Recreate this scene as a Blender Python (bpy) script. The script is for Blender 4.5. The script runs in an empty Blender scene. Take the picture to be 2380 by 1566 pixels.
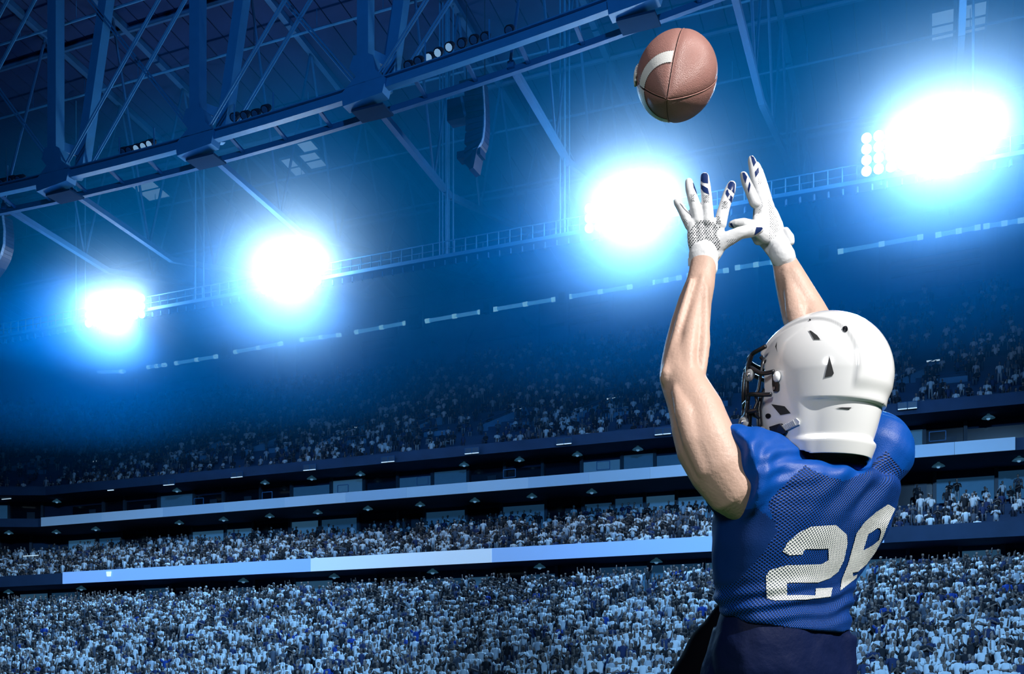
import bpy, bmesh, math, random
import numpy as np
from mathutils import Vector, Matrix, noise
from mathutils.bvhtree import BVHTree

random.seed(7)
rng = np.random.default_rng(11)
SC = bpy.context.scene
COL = SC.collection

# ------------------------------------------------------------------ camera
F = 2400.0            # focal length in pixels of the 2380 px wide frame
HC = 1.03             # camera height
HOR = 1600.0          # row of the horizon (level camera with a raised lens)
cam_d = bpy.data.cameras.new('camera')
cam_d.sensor_width = 36.0
cam_d.lens = F / 2380.0 * 36.0
cam_d.shift_y = (HOR - 783.0) / 2380.0
cam_d.clip_end = 1500.0
cam = bpy.data.objects.new('camera', cam_d)
COL.objects.link(cam)
cam.location = (0, 0, HC)
cam.rotation_euler = (math.pi / 2, 0, 0)
SC.camera = cam

# ------------------------------------------------------------------ light
world = bpy.data.worlds.new('dusk'); SC.world = world
world.use_nodes = True
bg = world.node_tree.nodes['Background']
bg.inputs[0].default_value = (0.004, 0.09, 0.42, 1)
bg.inputs[1].default_value = 0.09
key_d = bpy.data.lights.new('key_floodlight', 'SPOT')
key_d.energy = 15500; key_d.color = (1.0, 0.97, 0.93)
key_d.spot_size = math.radians(26); key_d.spot_blend = 0.5; key_d.shadow_soft_size = 0.12
key = bpy.data.objects.new('key_floodlight', key_d); COL.objects.link(key)
key.location = (8.4, -5.6, 10.6)
key.rotation_euler = (Vector((0.55, 2.3, 1.7)) - key.location).to_track_quat('-Z', 'Y').to_euler()
fill_d = bpy.data.lights.new('fill_light', 'SPOT')  # added unseen spot that softens the player's shadows
fill_d.energy = 2400; fill_d.color = (0.93, 0.96, 1.0)
fill_d.spot_size = math.radians(26); fill_d.spot_blend = 0.5; fill_d.shadow_soft_size = 1.6
fil = bpy.data.objects.new('fill_light', fill_d); COL.objects.link(fil)
fil.location = (-4.5, -10.0, 6.5)
fil.rotation_euler = (Vector((0.55, 2.3, 1.7)) - fil.location).to_track_quat('-Z', 'Y').to_euler()
far_d = bpy.data.lights.new('truss_fill_light', 'SPOT')  # added unseen spot that brightens the truss fronts
far_d.energy = 190000; far_d.color = (0.10, 0.42, 1.0)
far_d.spot_size = math.radians(46); far_d.spot_blend = 0.9; far_d.shadow_soft_size = 3.0
far = bpy.data.objects.new('truss_fill_light', far_d); COL.objects.link(far)
far.location = (4, -45, 38)
far.rotation_euler = (Vector((0, 70, 46)) - far.location).to_track_quat('-Z', 'Y').to_euler()
for tx, en in ((-30, 520000), (26, 350000)):      # added unseen spots that light the crowd from the front
    cd = bpy.data.lights.new('crowd_fill_light', 'SPOT')
    cd.energy = en; cd.color = (0.25, 0.56, 1.0)
    cd.spot_size = math.radians(27); cd.spot_blend = 0.8; cd.shadow_soft_size = 2.0
    co = bpy.data.objects.new('crowd_fill_light', cd); COL.objects.link(co)
    co.location = (10 if tx < 0 else -4, -45, 38)
    co.rotation_euler = (Vector((tx, 70, 1)) - co.location).to_track_quat('-Z', 'Y').to_euler()
vs = SC.view_settings
vs.view_transform = 'Standard'; vs.look = 'None'; vs.exposure = 0.0; vs.gamma = 1.0
vs.use_curve_mapping = False
cy = SC.cycles
cy.max_bounces = 3; cy.diffuse_bounces = 1; cy.glossy_bounces = 1; cy.transmission_bounces = 2
cy.use_adaptive_sampling = True; cy.adaptive_threshold = 0.2; cy.use_denoising = True
cy.volume_bounces = 0; cy.transparent_max_bounces = 8
cy.caustics_reflective = False; cy.caustics_refractive = False
cy.volume_step_rate = 3.0; cy.volume_max_steps = 96
cy.sample_clamp_indirect = 4.0

# ------------------------------------------------------------------ helpers
def tag(o, label=None, cat=None, group=None, kind=None):
    if label: o['label'] = label
    if cat: o['category'] = cat
    if group: o['group'] = group
    if kind: o['kind'] = kind
    return o

def empty(name, loc=(0, 0, 0)):
    o = bpy.data.objects.new(name, None); COL.objects.link(o)
    o.location = loc; o.empty_display_size = 0.2
    return o

def link(name, me, parent=None):
    o = bpy.data.objects.new(name, me); COL.objects.link(o)
    if parent is not None:
        o.parent = parent
        o.matrix_parent_inverse = Matrix.Translation(-Vector(parent.location)) if parent.type == 'EMPTY' else Matrix()
    return o

class MB:
    def __init__(self): self.v = []; self.f = []
    def pts(self, ps):
        i = len(self.v); self.v.extend([tuple(p) for p in ps]); return i
    def quad(self, a, b, c, d):
        i = self.pts((a, b, c, d)); self.f.append((i, i+1, i+2, i+3)); return self
    def hexa(self, p):   # 8 corners: bottom 4 (ccw), top 4
        i = self.pts(p)
        for q in ((3,2,1,0),(4,5,6,7),(0,1,5,4),(1,2,6,5),(2,3,7,6),(3,0,4,7)):
            self.f.append(tuple(i+k for k in q))
        return self
    def box(self, c, sx, sy, sz):
        x, y, z = c; a, b, d = sx/2, sy/2, sz/2
        return self.hexa([(x-a,y-b,z-d),(x+a,y-b,z-d),(x+a,y+b,z-d),(x-a,y+b,z-d),
                          (x-a,y-b,z+d),(x+a,y-b,z+d),(x+a,y+b,z+d),(x-a,y+b,z+d)])
    def beam(self, p, q, w, h, up=(0, 0, 1)):
        p = Vector(p); q = Vector(q); d = (q-p).normalized(); up = Vector(up)
        if abs(d.dot(up)) > 0.98: up = Vector((NV.x, NV.y, 0))
        s = d.cross(up).normalized(); t = s.cross(d).normalized()
        c = [(-1,-1),(1,-1),(1,1),(-1,1)]
        return self.hexa([p+s*(a*w/2)+t*(b*h/2) for a, b in c]+[q+s*(a*w/2)+t*(b*h/2) for a, b in c])
    def tube(self, ps, r, n=8, cap=True, closed=False):
        ps = [Vector(p) for p in ps]; m = len(ps)
        rs = r if isinstance(r, (list, tuple)) else [r]*m
        rings = []; prev = None
        for k in range(m):
            if closed: d = ps[(k+1) % m]-ps[k-1]
            else: d = ps[min(k+1, m-1)]-ps[max(k-1, 0)]
            d = d.normalized() if d.length > 1e-9 else Vector((0, 0, 1))
            if prev is None:
                a = Vector((0, 0, 1)) if abs(d.z) < 0.9 else Vector((1, 0, 0))
                x = d.cross(a).normalized()
            else:
                x = (prev-d*prev.dot(d)).normalized()
            prev = x; y = d.cross(x)
            rings.append(self.pts([ps[k]+(x*math.cos(2*math.pi*j/n)+y*math.sin(2*math.pi*j/n))*rs[k] for j in range(n)]))
        for k in range(m if closed else m-1):
            a = rings[k]; b = rings[(k+1) % m]
            for j in range(n):
                self.f.append((a+j, a+(j+1) % n, b+(j+1) % n, b+j))
        if cap and not closed:
            self.f.append(tuple(rings[0]+j for j in reversed(range(n))))
            self.f.append(tuple(rings[-1]+j for j in range(n)))
        return self
    def loft(self, rings, cap=True):
        idx = [self.pts(r) for r in rings]; n = len(rings[0])
        for a, b in zip(idx, idx[1:]):
            for j in range(n):
                self.f.append((a+j, a+(j+1) % n, b+(j+1) % n, b+j))
        if cap:
            self.f.append(tuple(idx[0]+j for j in reversed(range(n))))
            self.f.append(tuple(idx[-1]+j for j in range(n)))
        return self
    def disc(self, c, nrm, r, n=12):
        nrm = Vector(nrm).normalized(); a = Vector((0, 0, 1)) if abs(nrm.z) < 0.9 else Vector((1, 0, 0))
        x = nrm.cross(a).normalized(); y = nrm.cross(x); c = Vector(c)
        i = self.pts([c+(x*math.cos(2*math.pi*j/n)+y*math.sin(2*math.pi*j/n))*r for j in range(n)])
        self.f.append(tuple(i+j for j in range(n))); return self
    def ball(self, c, rx, ry=None, rz=None, nu=10, nv=7, M=None):
        ry = rx if ry is None else ry; rz = rx if rz is None else rz; c = Vector(c)
        rings = []
        for i in range(1, nv):
            t = math.pi*i/nv
            ring = []
            for j in range(nu):
                a = 2*math.pi*j/nu
                p = Vector((rx*math.sin(t)*math.cos(a), ry*math.sin(t)*math.sin(a), -rz*math.cos(t)))
                ring.append(c+(M @ p if M else p))
            rings.append(ring)
        return self.loft(rings)
    def mesh(self, name, smooth=False):
        me = bpy.data.meshes.new(name); me.from_pydata(self.v, [], self.f); me.update()
        if smooth: me.shade_smooth()
        return me
    def build(self, name, mat, parent=None, smooth=False):
        me = self.mesh(name, smooth); me.materials.append(mat)
        return link(name, me, parent)

MATS = {}
def mat(name, col, rough=0.6, metal=0.0, emit=None, es=1.0, var=0.0, vscale=3.0, bump=0.0, bscale=40.0, spec=0.5, coord='Object'):
    if name in MATS: return MATS[name]
    m = bpy.data.materials.new(name); m.use_nodes = True
    nt = m.node_tree; b = nt.nodes['Principled BSDF']
    b.inputs['Base Color'].default_value = (*col, 1)
    b.inputs['Roughness'].default_value = rough
    b.inputs['Metallic'].default_value = metal
    b.inputs['Specular IOR Level'].default_value = spec
    if emit:
        b.inputs['Emission Color'].default_value = (*emit, 1); b.inputs['Emission Strength'].default_value = es
    if emit: m.cycles.emission_sampling = 'NONE'
    if var or bump:
        tc = nt.nodes.new('ShaderNodeTexCoord')
    if var:
        nz = nt.nodes.new('ShaderNodeTexNoise'); nz.inputs['Scale'].default_value = vscale; nz.inputs['Detail'].default_value = 5
        nt.links.new(tc.outputs[coord], nz.inputs['Vector'])
        mx = nt.nodes.new('ShaderNodeMix'); mx.data_type = 'RGBA'
        mx.inputs[6].default_value = (*[c*(1-var) for c in col], 1)
        mx.inputs[7].default_value = (*[min(1, c*(1+var)) for c in col], 1)
        nt.links.new(nz.outputs['Fac'], mx.inputs[0]); nt.links.new(mx.outputs[2], b.inputs['Base Color'])
    if bump:
        n2 = nt.nodes.new('ShaderNodeTexNoise'); n2.inputs['Scale'].default_value = bscale; n2.inputs['Detail'].default_value = 4
        nt.links.new(tc.outputs[coord], n2.inputs['Vector'])
        bp = nt.nodes.new('ShaderNodeBump'); bp.inputs['Strength'].default_value = bump; bp.inputs['Distance'].default_value = 0.01
        nt.links.new(n2.outputs['Fac'], bp.inputs['Height']); nt.links.new(bp.outputs[0], b.inputs['Normal'])
    MATS[name] = m
    return m

HAZE_D = 0.036; HALO_D = 0.25
# ------------------------------------------------------------------ stadium frame
UV_ = Vector((-5890/2400, 1.0)).normalized()   # along the stand, running away to the left
NV = Vector((-UV_.x*0+UV_.y, -UV_.x))          # across the stand, away from the field
def plan(s, N): return UV_*s+NV*N
def s_at(px, N):
    m = (px-1190.0)/F
    return N*(m*NV.y-NV.x)/(UV_.x-m*UV_.y)
def at(px, py, N):
    s = s_at(px, N); p = plan(s, N)
    return Vector((p.x, p.y, HC+(HOR-py)*p.y/F))
S84 = s_at(88, 84.0); S113 = s_at(290, 113.0)
def corner(N): return S84+(N-84.0)*(S113-S84)/29.0
def W(s, N, z):
    c = corner(N)
    if s <= c: p = plan(s, N)
    else: p = plan(c, N)+Vector((-1.0, 0.0))*(s-c)
    return Vector((p.x, p.y, z))
def Wn(s, N): # outward normal toward the field
    return Vector((-NV.x, -NV.y, 0)) if s <= corner(N) else Vector((0, -1, 0))
def sweep(mb, prof, s0=-30.0, extra=28.0, closed=False):
    cols = []
    for st in range(3):
        cols.append(mb.pts([W(s0 if st == 0 else (corner(N) if st == 1 else corner(N)+extra), N, z) for N, z in prof]))
    n = len(prof)
    for a, b in zip(cols, cols[1:]):
        for k in range(n if closed else n-1):
            k2 = (k+1) % n
            mb.f.append((a+k, a+k2, b+k2, b+k))
    return mb
# ================================================================== THE STADIUM
concrete = mat('concrete', (0.10, 0.22, 0.40), 0.85, var=0.25, vscale=0.8)  # blue of the stadium light put into this and the dark concrete
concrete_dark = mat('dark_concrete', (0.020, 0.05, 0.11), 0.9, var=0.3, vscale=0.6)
steel = mat('blue_tint_steel', (0.035, 0.20, 0.40), 0.6, var=0.12, vscale=1.5)  # blue of the stadium light put into the steel colour
steel_dim = mat('dim_steel', (0.015, 0.10, 0.24), 0.7, var=0.15, vscale=1.5)  # same steel, darker: dimness and blue light put into its colour
black_metal = mat('black_metal', (0.012, 0.016, 0.03), 0.5)
turf = mat('turf', (0.03, 0.09, 0.03), 0.95, var=0.4, vscale=60)

def structure(name, mb, m, parent=None):
    o = mb.build(name, m, parent); 
    if parent is None: o['kind'] = 'structure'
    return o

# field
structure('floor', MB().quad((-160, -60, 0), (160, -60, 0), (160, 190, 0), (-160, 190, 0)), turf)

# stepped stands
def steps(N0, z0, N1, z1, rows):
    prof = []; dN = (N1-N0)/rows; dz = (z1-z0)/(rows-1)
    for k in range(rows):
        prof.append((N0+k*dN, z0+k*dz)); prof.append((N0+(k+1)*dN, z0+k*dz))
    return prof, dN, dz
LOW = steps(48.0, 0.25, 74.4, 8.1, 27)
MID = steps(75.6, 11.2, 88.2, 15.5, 14)
UPA = steps(86.8, 22.5, 95.2, 27.8, 10)
UPB = steps(96.3, 28.8, 112.6, 40.0, 19)
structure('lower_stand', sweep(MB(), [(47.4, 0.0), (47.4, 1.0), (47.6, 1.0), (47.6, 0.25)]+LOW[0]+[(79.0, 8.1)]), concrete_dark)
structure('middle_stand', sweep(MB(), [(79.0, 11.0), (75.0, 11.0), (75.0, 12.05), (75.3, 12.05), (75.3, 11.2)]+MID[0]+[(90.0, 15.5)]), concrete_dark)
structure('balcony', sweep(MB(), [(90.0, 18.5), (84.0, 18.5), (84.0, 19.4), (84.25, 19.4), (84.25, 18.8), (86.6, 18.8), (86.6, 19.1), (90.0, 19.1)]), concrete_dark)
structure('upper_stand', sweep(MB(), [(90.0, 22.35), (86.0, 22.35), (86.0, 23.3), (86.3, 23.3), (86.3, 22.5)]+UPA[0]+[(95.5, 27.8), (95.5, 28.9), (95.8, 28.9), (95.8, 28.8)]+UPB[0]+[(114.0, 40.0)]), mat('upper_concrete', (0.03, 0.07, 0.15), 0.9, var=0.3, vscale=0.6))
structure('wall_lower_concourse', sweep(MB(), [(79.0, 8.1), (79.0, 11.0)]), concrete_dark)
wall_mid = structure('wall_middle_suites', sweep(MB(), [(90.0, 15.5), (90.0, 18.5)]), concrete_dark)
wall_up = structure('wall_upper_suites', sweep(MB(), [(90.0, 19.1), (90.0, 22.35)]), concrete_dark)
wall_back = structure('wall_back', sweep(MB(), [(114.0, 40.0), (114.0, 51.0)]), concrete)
wall_low = bpy.data.objects['wall_lower_concourse']

# roof: a backing deck with separate long panels below it
RSL = -0.135
def roof_z(N): return 49.8+(114.5-N)*0.135
roof_m = mat('roof_deck', (0.001, 0.022, 0.10), 0.85, var=0.25, vscale=0.35)  # blue of the stadium light put into the roof colour
roof = MB()
for s0, s1 in ((-45.0, 150.0),):
    roof.quad(W(s0, 28, roof_z(28)+0.35).to_tuple(), Vector((*plan(s1, 28), roof_z(28)+0.35)), Vector((*plan(s1, 116), roof_z(116)+0.35)), W(s0, 116, roof_z(116)+0.35).to_tuple())
ceiling = structure('ceiling', roof, mat('roof_back', (0.03, 0.04, 0.06), 0.9))
pw = 1.9
pm = MB()
pc = [(0.03, 28, 0), (pw-0.07, 28, 0), (pw-0.07, 115.5, 0), (0.03, 115.5, 0)]
lo = []; hi = []
for a, N, _ in pc:
    p = plan(a, N); lo.append((p.x, p.y, roof_z(N))); hi.append((p.x, p.y, roof_z(N)+0.2))
pm.hexa(lo+hi)
pme = pm.mesh('roof_panel'); pme.materials.append(roof_m)
for k in range(-20, 76):
    o = bpy.data.objects.new('roof_panel', pme); COL.objects.link(o); o.parent = ceiling
    d = UV_*(k*pw); o.location = (d.x, d.y, 0)

# purlins and pipes along the roof
def run_line(px0, py0, px1, py1, N, ext=0.0):
    a = at(px0, py0, N); b = at(px1, py1, N); d = (b-a)
    return a-d*ext, b+d*ext
def roof_run(N, dz, r, name, label, group, mt, hang=0):
    th = empty(name, (*plan(30, N), roof_z(N)-dz)); 
    a = Vector((*plan(-30, N), roof_z(N)-dz)); b = Vector((*plan(140, N), roof_z(N)-dz))
    MB().tube([a, b], r, 6).build('pipe', mt, th)
    if hang:
        for k in range(28):
            p = a.lerp(b, (k+0.5)/28)
            MB().tube([p, p+Vector((0, 0, dz))], 0.03, 4).build('hanger', mt, th)
    tag(th, label, 'pipe', group)
ords = ['first', 'second', 'third', 'fourth', 'fifth', 'sixth', 'seventh', 'eighth', 'ninth', 'tenth', 'eleventh', 'twelfth', 'thirteenth', 'fourteenth', 'fifteenth', 'sixteenth']
for k, N in enumerate((64, 71, 79, 87, 95, 103)):
    roof_run(N, 1.6, 0.10, 'sprinkler_pipe', 'thin pipe hung under the roof deck, %s from the main truss' % ords[k], 'pipes under the roof', steel, 1)
for k, N in enumerate((67.5, 83, 98)):
    roof_run(N, 0.35, 0.22, 'roof_purlin', 'dark purlin close under the roof panels, %s from the main truss' % ords[k], 'purlins under the roof', steel_dim)

# main truss: chord, nodes, V posts, cable pairs
NT = 60.0
A0 = at(0, 445, NT); A1 = at(1433, 11, NT)
_cs = [s_at(x, NT) for x in (0, 800, 1433)]; _cz = [at(x, y, NT).z for x, y in ((0, 445), (800, 229), (1433, 11))]
def chord_s(s):                                   # gently arched bottom chord
    z = 0.0; q = max(min(s, _cs[0]+25), _cs[2]-30)
    for a in range(3):
        w = 1.0
        for b in range(3):
            if b != a: w *= (q-_cs[b])/(_cs[a]-_cs[b])
        z += w*_cz[a]
    p = plan(s, NT)
    return Vector((p.x, p.y, z))
def chord(px): return chord_s(s_at(px, NT))
nv3 = Vector((NV.x, NV.y, 0)); uv3 = Vector((UV_.x, UV_.y, 0))
tr = empty('roof_truss', chord(700))
cs_ = np.linspace(s_at(-700, NT), s_at(2300, NT), 25)
for sa_, sb_ in zip(cs_, cs_[1:]):
    a_, b_ = chord_s(sa_), chord_s(sb_)
    MB().beam(a_, b_, 0.5, 0.55).build('bottom_chord', steel, tr)
    MB().beam(a_+Vector((0, 0, 0.34)), b_+Vector((0, 0, 0.34)), 0.9, 0.08).build('bottom_chord_flange', steel, tr)
    MB().beam(a_+nv3*1.9+Vector((0, 0, -0.5)), b_+nv3*1.9+Vector((0, 0, -0.5)), 0.35, 0.4).build('rear_chord', steel_dim, tr)
node_px = (-690, -245, 130, 460, 850, 1475, 2250)
# cross ties between the two chords
tt = 0
for s in np.linspace(s_at(-690, NT), s_at(2250, NT), 30):
    p = chord_s(s)
    MB().beam(p+Vector((0, 0, -0.1)), p+nv3*1.9+Vector((0, 0, -0.5)), 0.25, 0.15).build('cross_tie', steel_dim, tr)
for px in node_px:
    p = chord(px)
    # gusset nodes, posts
    g = MB()
    k = [(-1.5, -0.9), (1.5, -0.6), (1.75, 0.3), (1.0, 1.0), (0.8, 2.0), (0.3, 2.3), (-0.7, 2.3), (-1.0, 1.5), (-0.5, 0.9), (-1.6, 0.0)]
    g.loft([[p-uv3*a+Vector((0, 0, b))+nv3*w for a, b in k] for w in (-0.45, 0.45)])
    g.build('node_plate', steel, tr)
    q = p+Vector((0, 0, 1.2))
    MB().beam(q, q+Vector((0, 0, 22)), 0.85, 0.85, up=nv3).build('post', steel, tr)
    r = p+nv3*1.7-uv3*0.9+Vector((0, 0, 1.2))
    MB().beam(r, r+Vector((0, 0, 22))-uv3*2.6+nv3*1.5, 0.8, 0.8, up=nv3).build('post', steel, tr)
    MB().beam(p+Vector((0, 0, 2.6)), r+Vector((0, 0, 1.4)), 0.25, 0.7).build('node_brace', steel, tr)
    MB().beam(p+Vector((0, 0, 0.3)), r+Vector((0, 0, -0.4)), 0.5, 0.5).build('node_brace', steel, tr)
    # under-node platform
    pl = MB(); c = p+nv3*0.9+Vector((0, 0, -0.95))
    pl.beam(c-uv3*1.2, c+uv3*1.2, 1.5, 0.14).build('access_platform', mat('platform_grating', (0.01, 0.035, 0.08), 0.95, spec=0.05), tr)
    # cable pairs rising to both sides
    for sg, du, dz, offs in ((-1, 18.0, 21.0, (0.0, 1.9)), (1, 17.0, 21.0, (1.9,))):
        for off in offs:
            for e in (-0.14, 0.14):
                b = p+nv3*off+uv3*(sg*1.1)+Vector((0, 0, 1.0))+uv3*e
                MB().tube([b, b+uv3*(sg*du)+Vector((0, 0, dz))], 0.075, 5).build('tie_rod', steel, tr)
    # rod couplers
    MB().ball(p+uv3*-9.0+nv3*1+Vector((0, 0, 15.0)), 0.35, nu=8, nv=6).build('rod_coupler', steel, tr)
tag(tr, 'pale blue steel roof truss chord with paired V posts and tie rods', 'truss')

# stage lights standing on the chord
lens_dim = mat('spot_lens', (0.06, 0.13, 0.24), 0.15)
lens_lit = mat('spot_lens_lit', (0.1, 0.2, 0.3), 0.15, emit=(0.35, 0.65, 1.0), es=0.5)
def spot_fixture(c, lit, r, label):
    th = empty('spotlight_fixture', c)
    d = Vector((-NV.x*0.75, -NV.y*0.75, -0.66)).normalized()
    MB().tube([c-d*0.5, c-d*0.35, c+d*0.1, c+d*0.35], [r*0.45, r*0.7, r, r*1.05], 10).build('housing', black_metal, th)
    MB().tube([c+d*0.352, c+d*0.38], [r*0.8, r*0.7], 10).build('lens', lens_lit if lit else lens_dim, th)
    MB().tube([c+Vector((0, 0, -r)), c+Vector((0, 0, -0.95))], 0.05, 5).build('stand', steel, th)
    tag(th, label, 'spotlight', 'spotlights standing on the roof truss')
rows = {'left end': [(8, 420), (28, 414), (48, 412)], 'second bay': [(290, 348), (305, 345), (322, 340), (338, 335), (352, 330)],
        'third bay': [(548, 268), (572, 264), (597, 260), (620, 250)], 'fourth bay': [(952, 148), (975, 138), (1000, 129), (1021, 118), (1047, 105), (1076, 96), (1104, 88), (1130, 82), (1186, 66)]}
for nm, lst in rows.items():
    for k, (px, py) in enumerate(lst):
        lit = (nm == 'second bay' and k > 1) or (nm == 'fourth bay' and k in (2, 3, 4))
        spot_fixture(at(px, py+2, NT+0.4), lit, 0.30, '%s round spotlight on the roof truss, %s from the left in its %s' % ('glinting' if lit else 'dark', ords[k], nm))
# guard posts on the chord
for k, px in enumerate((27, 287, 367, 553, 643, 995, 1143)):
    p = chord(px)+Vector((0, 0, 0.35))
    th = MB().tube([p-nv3*0.4, p-nv3*0.4+Vector((0, 0, 1.3))], 0.06, 6)
    th.build('guard_post', steel, tr)

# cross girders running from the main truss to the back wall
gi = 0
for px in (-30, 130, 460, 850, 1165, 1690, 2250):
    p0 = chord(px); s = s_at(px, NT)
    th = empty('roof_girder', p0)
    N1 = 72.6; z0 = p0.z-0.1; z1 = p0.z-1.3
    def gp(t, up=0.0, s=s, z0=z0, z1=z1):
        N = NT+1.5+(112-NT)*t; zz = z0+(z1-z0)*min(1, (N-NT)/12.6) if N < 72.6 else z1+(roof_z(112)-1.2-z1)*(N-72.6)/(112-72.6)
        return Vector((*plan(s, N), zz+up*(roof_z(N)-0.3-zz)))
    ts = [0, 0.22, 0.22+0.26, 0.74, 1.0]
    for a, b in zip(ts, ts[1:]):
        MB().beam(gp(a), gp(b), 0.42, 0.42).build('bottom_chord', steel_dim, th)
    MB().beam(gp(0, 1), gp(1, 1), 0.5, 0.5).build('top_chord', steel_dim, th)
    for k in range(6):
        t0 = k/6; t1 = (k+0.5)/6; t2 = (k+1)/6
        MB().tube([gp(t0), gp(t1, 1)], 0.11, 6).build('brace', steel_dim, th)
        MB().tube([gp(t1, 1), gp(t2)], 0.11, 6).build('brace', steel_dim, th)
    gi += 1
    tag(th, 'steel roof girder running back from the main truss, %s from the left' % ords[gi-1], 'girder', 'roof girders')

# catwalk with railings
NC = 72.6
cw = empty('catwalk', at(1190, 597, NC))
def cwp(s, dn=0.0, dz=0.0):
    s0, s1 = s_at(0, NC), s_at(1900, NC); t = (s-s0)/(s1-s0)
    z0 = at(0, 790, NC).z; z1 = at(1900, 452, NC).z
    p = plan(s, NC+dn)
    return Vector((p.x, p.y, z0+(z1-z0)*t+dz))
sA, sB = s_at(-120, NC), s_at(2500, NC)
MB().beam(cwp(sA), cwp(sB), 1.3, 0.14).build('deck', steel_dim, cw)
for dn in (-0.62, 0.62):
    MB().beam(cwp(sA, dn, 0.08), cwp(sB, dn, 0.08), 0.1, 0.26).build('toe_beam', steel, cw)
    MB().tube([cwp(sA, dn, 1.2), cwp(sB, dn, 1.2)], 0.05, 6).build('handrail', steel, cw)
    MB().tube([cwp(sA, dn, 0.62), cwp(sB, dn, 0.62)], 0.025, 6).build('midrail', steel, cw)
pme = MB().tube([(0, 0, 0), (0, 0, 1.2)], 0.045, 5).mesh('rail_post'); pme.materials.append(steel)
tme = MB().box((0, 0, -0.38), 0.1, 0.3, 0.4).mesh('conduit_bracket'); tme.materials.append(steel_dim)
n = int((sA-sB)/0.92)
for k in range(n+1):
    s = sB+k*0.92
    for dn in (-0.62, 0.62):
        if dn > 0 and k % 2: continue
        o = bpy.data.objects.new('rail_post', pme); COL.objects.link(o); o.parent = cw; o.location = cwp(s, dn)-cw.location
    o = bpy.data.objects.new('conduit_bracket', tme); COL.objects.link(o); o.parent = cw; o.location = cwp(s, -0.4)-cw.location
for px in (188, 465, 1030, 1037, 1047, 1308, 1318, 2262):
    s = s_at(px, NC)
    for dn in (-0.6, 0.5):
        a = cwp(s, dn, 0.0); MB().tube([a, Vector((a.x, a.y, roof_z(NC)-1.0))], 0.07, 6).build('hanger_rod', steel, cw)
tag(cw, 'long railed catwalk hung below the roof carrying the floodlights', 'catwalk')

# floodlight banks: rows of round lamps on the catwalk
lamp_house = mat('lamp_housing', (0.5, 0.55, 0.6), 0.4, 0.3)
lamp_lens = mat('lamp_lens', (1, 1, 1), 0.3, emit=(0.92, 0.96, 1.0), es=14.0)
BANKS = []
def bank(px0, px1, pyc, rows, label, power):
    N = NC-1.0
    s1, s0 = s_at(px0, N), s_at(px1, N)
    z = at((px0+px1)/2, pyc, N).z; pc = plan((s0+s1)/2, N)
    th = empty('floodlight_bank', (pc.x, pc.y, z))
    pitch = 0.78; n = max(4, int(round((s1-s0)/pitch)))
    dz = 0.72

    for r in range(rows):
        zz = z+(r-(rows-1)/2)*dz
        a = plan(s0, N); b = plan(s1, N)
        MB().beam((a.x+NV.x*0.45, a.y+NV.y*0.45, zz), (b.x+NV.x*0.45, b.y+NV.y*0.45, zz), 0.1, 0.12).build('mounting_bar', steel_dim, th)
        for k in range(n):
            p = plan(s0+(k+0.5)*(s1-s0)/n, N)
            c = Vector((p.x, p.y, zz)); d = Vector((-NV.x*0.93, -NV.y*0.93, -0.36)).normalized()
            lm = MB().tube([c-d*0.42, c-d*0.34, c-d*0.05, c+d*0.06], [0.1, 0.2, 0.33, 0.34], 12).build('lamp', lamp_house, th)
            le = MB().tube([c+d*0.05, c+d*0.085], [0.325, 0.28], 12).build('lens', lamp_lens, lm)
    for k in range(3):
        p = plan(s0+(k+0.5)*(s1-s0)/3, N+0.5)
        MB().tube([(p.x, p.y, z-rows*dz/2-0.5), (p.x, p.y, z+rows*dz/2)], 0.07, 6).build('mast', steel_dim, th)
    tag(th, label, 'floodlights', 'floodlight banks on the catwalk')
    BANKS.append((Vector((pc.x-NV.x*0.7, pc.y-NV.y*0.7, z))-uv3*(s1-s0)*0.18, power, (s1-s0)/2))
bank(198, 338, 722, 3, 'leftmost and smallest bank of blazing floodlights on the catwalk', 0.55)
bank(606, 748, 632, 4, 'second blazing floodlight bank from the left on the catwalk', 1.1)
bank(1358, 1552, 492, 3, 'blazing floodlight bank beside the raised left glove', 1.0)
bank(2000, 2292, 335, 4, 'rightmost and largest bank of blazing floodlights', 1.1)
P0 = 60000.0
for k, (c, pw_, hw) in enumerate(BANKS):
    ld = bpy.data.lights.new('floodlight_beam', 'SPOT'); ld.energy = P0; ld.color = (0.21, 0.55, 1.0)
    ld.spot_size = math.radians(116); ld.spot_blend = 0.35; ld.shadow_soft_size = 0.7
    lo = bpy.data.objects.new('floodlight_beam', ld); COL.objects.link(lo); lo.location = c
    lo.rotation_euler = Vector((-NV.x, -NV.y, -1.3)).to_track_quat('-Z', 'Y').to_euler()
    for o_ in (-0.6, 0.0, 0.6):  # added point lights at each bank, lighting the haze into halos
        ld = bpy.data.lights.new('halo_light', 'POINT'); ld.energy = 4300*pw_; ld.color = (0.60, 0.83, 1.0)
        ld.shadow_soft_size = 0.5
        lo = bpy.data.objects.new('halo_light', ld); COL.objects.link(lo); lo.location = c-Vector((NV.x, NV.y, 0))*0.4+uv3*(o_*hw)
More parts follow.
